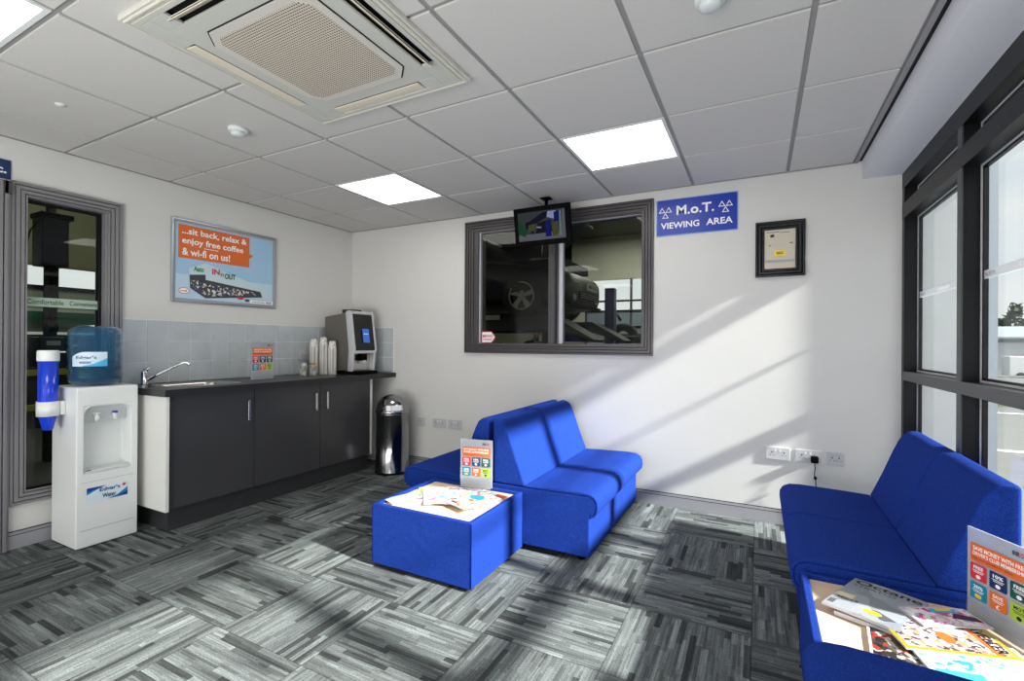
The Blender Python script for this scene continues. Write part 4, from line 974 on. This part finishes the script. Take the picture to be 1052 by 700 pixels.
# four post lift
liftb = mat('lift_blue', (20, 36, 140), .4); rampd = mat('lift_dark_steel', (26, 27, 30), .6); ramp_l = mat('lift_pale_edge', (176, 176, 164), .6)
t = thing('vehicle_lift', 'blue and dark steel four post lift carrying the black car', 'vehicle lift', (0, 2.9, 0))
for y0, y1 in ((1.90, 2.40), (3.42, 3.92)):
    m = MB(); m.box(-3.2, 1.55, y0, y1, 1.40, 1.560, rampd)
    m.box(-3.2, .77, y0-.02, y0, 1.535, 1.60, ramp_l) if y0 < 2 else None
    m.build('runway', t, world=True)
    m = MB(); m.prism([(1.55, 1.40), (2.05, 1.24), (2.07, 1.27), (1.55, 1.56)], y0+.02, y1-.02, rampd); m.build('drive_on_flap', t, world=True)
for x, y, zt in ((1.68, 4.05, 2.14), (-2.6, 4.05, 2.14), (-2.6, 1.55, 2.14)):
    m = MB(); m.box(x-.08, x+.08, y-.08, y+.08, 0, zt, liftb); m.box(x-.14, x+.14, y-.14, y+.14, 0, .02, liftb); m.build('post', t, world=True, bevel=.01)
for x in (1.35, -2.4):
    m = MB(); m.box(x-.09, x+.09, 2.75, 4.0, 1.25, 1.395, liftb); m.build('cross_beam', t, world=True, bevel=.008)
for x, y in ((.30, 4.6),):
    m = MB(); m.box(x-.07, x+.07, y-.07, y+.07, 0, 1.9, mat('dark_blue_post', (14, 22, 60), .5)); tag(m.build('workshop_post'), 'dark blue post under the raised car', 'post')

# the car: side view along +X, nose at x=1.6
car = thing('car', 'black car raised on workshop lift with its bonnet open', 'car', (1.62, 2.95, 1.56))
blackp = mat('black_car_paint', (5, 5, 6), .35, spec=.2); trimd = mat('car_dark_trim', (16, 16, 17), .9, spec=.1); chr2 = mat('car_badge_chrome', (215, 217, 220), .4)
def loft(secs, mt, nseg=20):
    """secs: (x, zb, zt, hw, power)"""
    m = MB(); vs = []
    for x, zb, zt, hw, pw in secs:
        cz, rz_ = (zb+zt)/2, (zt-zb)/2
        for k in range(nseg):
            a = 2*PI*k/nseg; c, s_ = math.cos(a), math.sin(a)
            vs.append((x, hw*math.copysign(abs(c)**pw, c), cz+rz_*math.copysign(abs(s_)**pw, s_)))
    fs = [(j*nseg+i, j*nseg+(i+1) % nseg, (j+1)*nseg+(i+1) % nseg, (j+1)*nseg+i) for j in range(len(secs)-1) for i in range(nseg)]
    fs += [tuple(range(nseg)), tuple((len(secs)-1)*nseg+i for i in range(nseg-1, -1, -1))]
    return m.add(vs, fs, mt, True)
m = loft([(0, .22, .60, .66, .45), (-.05, .17, .64, .76, .4), (-.22, .15, .70, .83, .38), (-.6, .16, .76, .85, .38), (-1.1, .17, .86, .86, .38), (-2.2, .17, .90, .86, .38), (-3.2, .18, .92, .85, .4), (-3.85, .22, .90, .80, .42), (-4.0, .30, .84, .72, .5)], blackp)
m.build('body', car)
m = loft([(-1.05, .80, .86, .70, .5), (-1.55, .80, 1.22, .68, .5), (-1.85, .80, 1.38, .64, .5), (-2.7, .80, 1.40, .63, .5), (-3.3, .80, 1.22, .64, .5), (-3.75, .80, .92, .66, .5)], mat('car_glass', (12, 14, 16), .05)); m.build('cabin_glass', car)
m = loft([(-1.70, 1.30, 1.36, .55, .6), (-1.9, 1.33, 1.42, .60, .6), (-2.7, 1.34, 1.44, .60, .6), (-3.1, 1.22, 1.36, .58, .6)], blackp); m.build('roof', car)
# open bonnet
m = MB(); m.prism([(-1.02, .92), (-.98, .96), (-.20, 1.50), (-.10, 1.51), (-.12, 1.46), (-.25, 1.42), (-1.0, .90)], -.66, .66, blackp); m.build('bonnet', car, bevel=.015)
m = MB(); m.tube([(-.45, -.60, .78), (-.42, -.58, 1.33)], .008, chrome, 8); m.build('bonnet_strut', car)
m = MB(); m.box(-.9, -.15, -.55, .55, .72, .84, trimd); m.tube([(-.7, -.4, .86), (-.5, -.1, .90), (-.3, .3, .86)], .04, chr2, 10); m.build('engine', car)
for sy in (-1, 1):
    hl = MB(); hl.lathe([(0, .02), (.07, .02), (.085, 0), (.085, -.02)], (-.075, sy*.60, .52), mat('headlamp', (215, 220, 222), .2), 20, axis='x'); hl.build('headlamp', car)
    hl = MB(); hl.lathe([(0, .02), (.045, .02), (.05, 0)], (.0, sy*.50, .30), MATS['headlamp'], 16, axis='x'); hl.build('fog_lamp', car)
m = MB(); m.box(-.04, .022, -.30, .55, .30, .40, black_pl)
for z in (.315, .345, .375): m.box(.020, .027, -.30, .55, z, z+.006, chr2)
m.build('grille', car)
m = MB(); m.box(.02, .03, -.02, .46, .44, .55, c_white); f = Flat(m, (.031, -.02, .44), (0, 1, 0), (0, 0, 1)); f.text('MH35', .05, .02, .43, .09, ink, .03); m.build('number_plate', car, recalc=False)
m = MB(); f = Flat(m, (.012, -.56, .50), (0, 1, 0), (.05, 0, 1)); 
for k in range(6): f.poly([(.05*k, .02+.01*math.sin(k*2)), (.05*k+.035, .0), (.05*k+.045, .045), (.05*k+.01, .055)], chr2)
m.build('badge', car, recalc=False)
m = MB(); m.box(-.08, .02, -.70, .70, .17, .22, trimd); m.build('lower_bumper', car, bevel=.02)
rubber = mat('tyre_rubber', (18, 18, 18), .85); alloy = mat('alloy_wheel', (168, 164, 158), .6, metal=.1)
for x in (-.635, -3.18):
    for sy in (-1, 1):
        m = MB(); yc = sy*.755; R_ = .302
        m.lathe([(.19, -.09), (.27, -.10), (R_, -.075), (R_, .075), (.27, .10), (.19, .09), (.19, -.09)], (x, yc, .302+.01), rubber, 36, axis='y'); w = m.build('wheel', car)
        m = MB(); yo = yc+sy*.085; hub = (x, yo, .312)
        m.lathe([(.192, -sy*.02), (.192, sy*.004), (.176, sy*.004), (.172, -sy*.03), (.16, -sy*.05), (0, -sy*.055)], hub, trimd, 36, axis='y', caps=False)
        m.lathe([(.194, sy*.002), (.194, sy*.010), (.174, sy*.008), (.174, sy*.002), (.194, sy*.002)], hub, alloy, 36, axis='y')
        for k in range(5):
            a = 2*PI*k/5+.3; ca, sa = math.cos(a), math.sin(a)
            def q(rad, off): return (hub[0]+ca*rad-sa*off, hub[1]+sy*.004, hub[2]+sa*rad+ca*off)
            p = [q(.03, -.022), q(.178, -.038), q(.178, .038), q(.03, .022)]
            m.add(p+[(a_, b_-sy*.03, c_) for a_, b_, c_ in p], [(0,1,2,3), (7,6,5,4), (0,4,5,1), (1,5,6,2), (2,6,7,3), (3,7,4,0)], alloy)
        m.lathe([(.045, -sy*.02), (.045, sy*.012), (0, sy*.016)], hub, alloy, 20, axis='y'); m.build('alloy_rim', w)

# mechanic behind the lift
def person(loc):
    P = thing('person', 'person in dark green overalls bending under the raised car', 'person', loc, 0)
    me = bpy.data.meshes.new('body'); V = []; Eg = []; Rr = []
    def J(p, r): V.append(p); Rr.append(r); return len(V)-1
    pel = J((0, 0, .92), .15); wa = J((.03, -.05, 1.02), .145); ch = J((.10, -.10, 1.20), .165); nk0 = J((.15, -.13, 1.32), .085); nk = J((.18, -.15, 1.38), .055)
    hd0 = J((.19, -.165, 1.42), .07)
    Eg += [(pel, wa), (wa, ch), (ch, nk0), (nk0, nk), (nk, hd0)]
    for s in (-1, 1):
        hip = J((s*.10, .0, .86), .10); kn = J((s*.12, -.08, .48), .070); an = J((s*.12, .02, .10), .05); toe = J((s*.13, -.12, .045), .042); Eg += [(pel, hip), (hip, kn), (kn, an), (an, toe)]
        shd = J((.10+s*.19, -.10, 1.26), .068); el = J((.12+s*.24, -.26, 1.04), .050); wr = J((.10+s*.14, -.46, 1.08), .034); Eg += [(ch, shd), (shd, el), (el, wr)]
    me.from_pydata(V, Eg, []); me.update(); o = bpy.data.objects.new('body', me); COL.objects.link(o); o.parent = P
    bpy.context.view_layer.objects.active = o
    sk = o.modifiers.new('skin', 'SKIN'); 
    if not me.skin_vertices: me.attributes.new if False else None
    for i, r_ in enumerate(Rr): me.skin_vertices[0].data[i].radius = (r_, r_*.85)
    me.skin_vertices[0].data[0].use_root = True
    ss = o.modifiers.new('sub', 'SUBSURF'); ss.levels = 1; ss.render_levels = 2
    ov = mat('overalls_green', (26, 44, 36), .8); me.materials.append(ov); skn = mat('skin_tone', (206, 150, 124), .6); hair = mat('ginger_brown_hair', (96, 44, 26), .7)
    # head
    m = MB(); c = Vector((.205, -.185, 1.50)); rings = 12; seg = 20; vs = []
    for j in range(rings+1):
        t_ = PI*j/rings; z = -math.cos(t_)
        for i in range(seg):
            a = 2*PI*i/seg; rx, ry = .078*math.sin(t_), .096*math.sin(t_)
            if z < -.2: rx *= 1+.35*(z+.2); ry *= 1+.25*(z+.2)
            x, y = rx*math.cos(a), ry*math.sin(a)
            f_ = max(0, -math.sin(a)); 
            if abs(math.cos(a)) < .2 and -.35 < z < .05: y -= .022*f_*(1-abs(z+.15)/.2*.6)   # nose
            if abs(abs(math.cos(a))-.35) < .15 and abs(z-.08) < .12: y += .008*f_             # eye sockets
            vs.append((c.x+x, c.y+y, c.z+.118*z))
    fs = [(j*seg+i, j*seg+(i+1) % seg, (j+1)*seg+(i+1) % seg, (j+1)*seg+i) for j in range(rings) for i in range(seg)]
    m.add(vs, fs, skn, True); hd = m.build('head', P)
    m = MB()
    for s in (-1, 1):
        m.lathe([(0, -.004), (.008, -.003), (.010, 0), (.006, .004), (0, .006)], (c.x+s*.030, c.y-.083, c.z+.012), ink, 10, axis='y'); m.lathe([(0, -.02), (.012, -.012), (.014, 0), (.008, .018), (0, .024)], (c.x+s*.080, c.y, c.z-.005), skn, 10)
    m.box(c.x-.024, c.x+.024, c.y-.088, c.y-.078, c.z-.062, c.z-.054, mat('lips', (160, 90, 80), .6)); m.build('facial_features', hd)
    m = MB(); vs = []
    for j in range(7):
        t_ = PI/2*j/6
        for i in range(seg):
            a = 2*PI*i/seg; k_ = 1.07; drop = .03 if math.sin(a) < -.3 else -.05*(math.sin(a) > 0)
            vs.append((c.x+.078*k_*math.cos(t_)*math.cos(a), c.y+.006+.098*k_*math.cos(t_)*math.sin(a), c.z+.012+max(drop, -.05)*math.cos(t_)+.036+.085*math.sin(t_)))
    m.add(vs, [(j*seg+i, j*seg+(i+1) % seg, (j+1)*seg+(i+1) % seg, (j+1)*seg+i) for j in range(6) for i in range(seg)], hair, True); m.build('hair', hd)
    for s in (-1, 1):
        m = MB(); w_ = Vector((.10+s*.14, -.46, 1.08)); m.tube([w_, w_+Vector((-s*.01, -.03, .004)), w_+Vector((-s*.02, -.085, .0))], [.026, .038, .032], skn, 10)
        for k in range(4):
            b0_ = w_+Vector((-s*.02+(-.027+.018*k), -.08, .0)); L_ = (.055, .065, .06, .045)[k]; m.tube([b0_, b0_+Vector((0, -L_*.5, -.006)), b0_+Vector((0, -L_*.85, -.028))], [.0095, .009, .007], skn, 8)
        m.tube([w_+Vector((-s*.03, -.03, 0)), w_+Vector((-s*.055, -.06, -.004)), w_+Vector((-s*.055, -.085, -.01))], [.012, .010, .008], skn, 8); m.build('hand', P)
person((-.25, 5.1, 0)); bpy.data.objects['person'].scale = (.96, .96, .96)
# workshop clutter seen under the car and at the doorway
def crate(x, y, z0, w, d, h, c, name, lab, cat):
    t = thing(name, lab, cat, (x, y, z0)); m = MB(); m.box(-w/2, w/2, -d/2, d/2, 0, h, c); m.build('body', t, bevel=.02); m = MB(); m.box(-w/2-.01, w/2+.01, -d/2-.01, d/2+.01, h*.86, h*.9, trimd); m.build('lid_rim', t)
    m = MB(); m.box(-w*.15, w*.15, -d/2-.014, -d/2, h*.5, h*.72, c_grey); m.build('front_label', t); return t
crate(2.15, 4.95, 0, .9, .6, 1.36, rampd, 'tool_cabinet', 'dark tool cabinet standing in front of the open vehicle doorway', 'cabinet')
crate(1.28, 7.1, 0, .7, .5, 1.45, slate, 'tool_cabinet', 'dark blue tool cabinet further back by the vehicle doorway', 'cabinet')
crate(-1.75, 5.6, 0, .9, .5, 1.25, mat('brown_cabinet', (84, 74, 56), .6), 'storage_cabinet', 'brown storage cabinet seen under raised car at left of window', 'cabinet')
t = thing('tyre_changer', 'dark tyre machine with round wheel beside the blue lift post', 'machine', (1.36, 6.0, 0))
m = MB(); m.box(-.25, .25, -.2, .2, 0, 1.0, rampd); m.build('cabinet', t, bevel=.03); m = MB(); m.lathe([(.16, -.09), (.30, -.10), (.31, 0), (.30, .10), (.16, .09), (.16, -.09)], (.05, -.05, 1.33), rubber, 28, axis='y'); m.build('tyre', t)
m = MB(); m.tube([(-.25, .1, .9), (-.28, .1, 1.8), (-.1, .0, 1.85), (0, -.05, 1.7)], .03, rampd, 8); m.build('arm', t)

# ================================================================== OUTSIDE
render = mat('outside_render', (176, 178, 182), .8, noise_amt=.03, noise_scale=6)
m = MB(); m.box(4.722, 5.02, .0, .30, -.2, 2.95, render)
struct(m, 'wall_outside_return', label='pale rendered outside wall beyond the first glazing bay', cat='wall')
m = MB(); m.box(5.02, 5.05, .02, .28, -.2, 2.95, mat('teal_trim', (92, 120, 126), .5)); m.box(5.05, 5.10, .05, .28, -.2, 2.95, mat('grey_downpipe', (170, 174, 182), .5)); tag(m.build('corner_cladding'), 'blue grey cladding strip at the outside wall corner', 'cladding')
asph = mat('asphalt', (104, 104, 104), .9, noise_amt=.08, noise_scale=3); grass = mat('dry_grass', (142, 146, 112), .95, noise_amt=.2, noise_scale=2); line_w = mat('road_paint', (240, 240, 240), .7); pave = mat('paving', (168, 168, 166), .9, noise_amt=.05, noise_scale=4)
m = MB()
prof = [(-60, -.14), (9, -.14), (14, -.20), (20, -.50), (26, -.78), (70, -2.2), (200, -2.3)]
for i in range(len(prof)-1):
    (y0, z0_), (y1, z1_) = prof[i], prof[i+1]
    mt = asph if i != 3 and i != 1 else (grass if i == 3 else asph)
    for xa, xb in ((-60, 4.9), (4.9, 140)):
        if xa < 0 and y0 < 8.2:
            if y1 <= 9: continue
        m.quad([(xa, y0, z0_), (xb, y0, z0_), (xb, y1, z1_), (xa, y1, z1_)], mt)
struct(m, 'ground', label='asphalt forecourt and road falling away outside', cat='ground')
m = MB(); m.box(-60, -5.2, -60, 9, -.2, -.14, asph); m.box(-5.2, 4.9, -60, -6.75, -.2, -.14, asph); struct(m, 'ground_side', label='asphalt yard beyond the workshop', cat='ground')
m = MB(); m.box(5.3, 40, 4.7, 4.82, -.139, -.136, line_w); m.box(5.3, 40, 9.6, 9.72, -.16, -.145, line_w); tag(m.build('road_marking'), 'white painted lines across the road outside', 'road marking')
m = MB(); m.box(4.9, 60, 11.2, 12.2, -.30, -.10, grass); tag(m.build('grass_verge'), 'pale grass verge beside the road outside', 'grass', kind='stuff')
# fence
t = thing('roadside_fence', 'grey metal rail fence across the road', 'fence', (20, 21, -.55)); fm = mat('galvanised', (170, 172, 172), .5)
for z in (.62, .40, .18):
    m = MB(); m.box(-14, 30, -.03, .03, z, z+.05, fm); m.build('rail', t)
for k in range(12):
    m = MB(); x = -13.5+k*3.6; m.box(x-.05, x+.05, -.05, .05, -.1, .72, fm); m.build('post', t)
# white industrial building
bw = mat('warehouse_white', (214, 216, 218), .6); bg = mat('warehouse_grey', (150, 156, 162), .5); bd = mat('warehouse_glass', (96, 106, 116), .2)
t = thing('warehouse', 'long low white industrial building in the distance', 'building', (44, 78, -2.2))
m = MB(); m.box(-28, 45, 0, 18, 0, 4.6, bw); m.build('walls', t); m = MB(); m.prism([(-1.0, 4.6), (9, 6.2), (19, 4.6), (19, 4.4), (-1, 4.4)], -29, 46, bg, 'x'); m.build('roof', t)
for k in range(9):
    m = MB(); m.box(-26+k*7.5, -21.5+k*7.5, -.1, 0, 1.0, 3.2, bd); m.build('window', t)
m = MB(); m.box(-28, 45, -.15, 0, 3.9, 4.2, bg); m.build('fascia_band', t)
# parked vans
def van(x, y, z, s, lab):
    t = thing('parked_van', lab, 'van', (x, y, z)); m = MB(); m.prism([(-2.4, .35), (2.4, .35), (2.5, .9), (2.35, 1.2), (1.75, 1.45), (1.3, 2.35), (-2.4, 2.4)], -.95, .95, bw); m.build('body', t, bevel=.08)
    m = MB(); m.prism([(1.40, 1.45), (1.82, 1.45), (1.45, 2.2), (1.0, 2.2), (.8, 1.45)], -.97, .97, bd); m.build('windows', t)
    for xx in (-1.5, 1.6):
        for sy in (-1, 1):
            m = MB(); m.lathe([(.2, -.1), (.36, -.1), (.36, .1), (.2, .1)], (xx, sy*.88, .36), rubber, 20, axis='y'); m.build('wheel', t)
van(29.5, 66, -2.2, 1, 'white van parked before the warehouse, nearest the window post'); van(34.5, 63, -2.1, 1, 'white van parked before the warehouse, further right')
# trees
leafm = mat('conifer_leaves', (62, 74, 58), .9, noise_amt=.3, noise_scale=2); barkm = mat('bark', (70, 58, 48), .9)
def tree(x, y, z, h, lab, rs):
    rng = random.Random(rs); t = thing('tree', lab, 'tree', (x, y, z), 0, 'trees behind the warehouse')
    m = MB(); m.tube([(0, 0, 0), (0, 0, h*.9)], [.35, .08], barkm, 8); m.build('trunk', t)
    m = MB()
    for k in range(420):
        q = rng.random(); zz = h*(.15+.85*q); rad = (1-q)**.8*h*.22*(.4+.6*rng.random())+.2; a = rng.random()*2*PI
        px, py = rad*math.cos(a), rad*math.sin(a); sz = .45+.5*rng.random()
        d = [Vector((rng.uniform(-1, 1), rng.uniform(-1, 1), rng.uniform(-.8, .8)))*sz for _ in range(3)]
        m.add([Vector((px, py, zz))+v_ for v_ in d], [(0, 1, 2)], leafm)
    m.build('crown', t, recalc=False)
for k in range(22):
    hgt = [9, 12, 10, 13.5, 11, 12.5, 9.5, 12, 10, 13, 11, 9, 12][k % 13]
    tree(30+k*4.0, 100+(k % 2)*7, -2.3, hgt*.78, 'dark conifer in the row behind the distant white building', k)
# street lamp
t = thing('street_lamp', 'tall grey street lamp reaching over the road', 'street lamp', (18.6, 30, -.9))
m = MB(); m.tube([(0, 0, 0), (0, 0, 10.4), (-.3, 0, 10.75)], [.10, .07, .06], fm, 10); m.build('pole', t)
m = MB(); m.tube([(-.2, 0, 10.7), (-1.0, 0, 10.9), (-2.4, 0, 10.75)], [.05, .04, .03], fm, 8); m.build('arm', t)
m = MB(); m.lathe([(0, -.55), (.10, -.45), (.15, 0), (.10, .4), (0, .5)], (-1.3, 0, 10.85), bg, 12, axis='x'); m.build('lamp_head', t)

# ================================================================== LIGHT
w = bpy.data.worlds.new('World'); scene.world = w; w.use_nodes = True; nt = w.node_tree; bgd = nt.nodes['Background']
tc = N(nt, 'ShaderNodeTexCoord'); sp = N(nt, 'ShaderNodeSeparateXYZ'); nt.links.new(tc.outputs['Generated'], sp.inputs[0])
ramp = N(nt, 'ShaderNodeValToRGB'); e = ramp.color_ramp.elements; e[0].position = 0.0; e[0].color = (.93, .95, .97, 1); e[1].position = .7; e[1].color = (.55, .68, .88, 1)
nt.links.new(sp.outputs[2], ramp.inputs[0])
mp = N(nt, 'ShaderNodeMapping'); mp.inputs['Scale'].default_value = (1.5, 1.5, 5); nt.links.new(tc.outputs['Generated'], mp.inputs[0])
ns = N(nt, 'ShaderNodeTexNoise'); ns.inputs['Scale'].default_value = 2.2; ns.inputs['Detail'].default_value = 6; nt.links.new(mp.outputs[0], ns.inputs['Vector'])
cr = N(nt, 'ShaderNodeValToRGB'); ce = cr.color_ramp.elements; ce[0].position = .38; ce[0].color = (0, 0, 0, 1); ce[1].position = .6; ce[1].color = (1, 1, 1, 1); nt.links.new(ns.outputs[0], cr.inputs[0])
mx = N(nt, 'ShaderNodeMix'); mx.data_type = 'RGBA'; nt.links.new(cr.outputs[0], mx.inputs[0]); nt.links.new(ramp.outputs[0], mx.inputs[6]); mx.inputs[7].default_value = (.95, .96, .97, 1)
nt.links.new(mx.outputs[2], bgd.inputs[0]); bgd.inputs[1].default_value = 1.05

sd = bpy.data.lights.new('sun', 'SUN'); sd.energy = 17; sd.angle = math.radians(2.4); sd.color = (1, .97, .92)
so = bpy.data.objects.new('sun', sd); COL.objects.link(so); d = Vector((-1, .13, -.6)); so.rotation_euler = d.to_track_quat('-Z', 'Y').to_euler(); so.location = (10, -3, 8)
def area(name, loc, size, sy, power, rot=(0, 0, 0), col=(1, 1, 1)):
    l = bpy.data.lights.new(name, 'AREA'); l.shape = 'RECTANGLE'; l.size = size; l.size_y = sy; l.energy = power; l.color = col
    o = bpy.data.objects.new(name, l); COL.objects.link(o); o.location = loc; o.rotation_euler = rot; return o
area('room_fill', (2.3, -6.1, .75), 3.6, 1.1, 62, rot=(math.radians(118), 0, 0))
area('room_fill', (2.9, -4.9, .12), 3.2, 1.4, 92, rot=(math.radians(163), 0, 0))
area('workshop_fill', (1.8, 6.3, 3.8), 3.0, .3, 75, col=(1, .98, .9)); area('workshop_fill', (-3.0, -1.0, 3.8), 2.0, .3, 50, col=(1, .98, .85))  # unseen lights added to brighten the workshop; set deep to leave the car side dark

# ================================================================== CAMERA
cd = bpy.data.cameras.new('camera'); co = bpy.data.objects.new('camera', cd); COL.objects.link(co); scene.camera = co
F_, CXp, CYp, yaw, pit, rol = 491.59, 522.02, 352.17, .4828, .0014, .0064
cd.sensor_width = 36; cd.lens = F_*36/1052; cd.shift_x = (526-CXp)/1052; cd.shift_y = (CYp-350)/1052; cd.clip_start = .02; cd.clip_end = 500
cp, spn = math.cos(pit), math.sin(pit)
Fv = Vector((-math.sin(yaw)*cp, math.cos(yaw)*cp, spn)); Rv = Vector((math.cos(yaw), math.sin(yaw), 0)); Uv = Rv.cross(Fv)
R2 = Rv*math.cos(rol)+Uv*math.sin(rol); U2 = -Rv*math.sin(rol)+Uv*math.cos(rol)
M = Matrix((R2, U2, -Fv)).transposed().to_4x4(); M.translation = (3.8614, -3.7609, 1.22); co.matrix_world = M

scene.view_settings.view_transform = 'Standard'; scene.view_settings.look = 'None'; scene.view_settings.exposure = 0.0; scene.view_settings.gamma = 1.0
scene.cycles.max_bounces = 10; scene.cycles.diffuse_bounces = 5; scene.cycles.transparent_max_bounces = 24; scene.cycles.glossy_bounces = 4; scene.cycles.use_denoising = True; scene.cycles.sample_clamp_indirect = 8
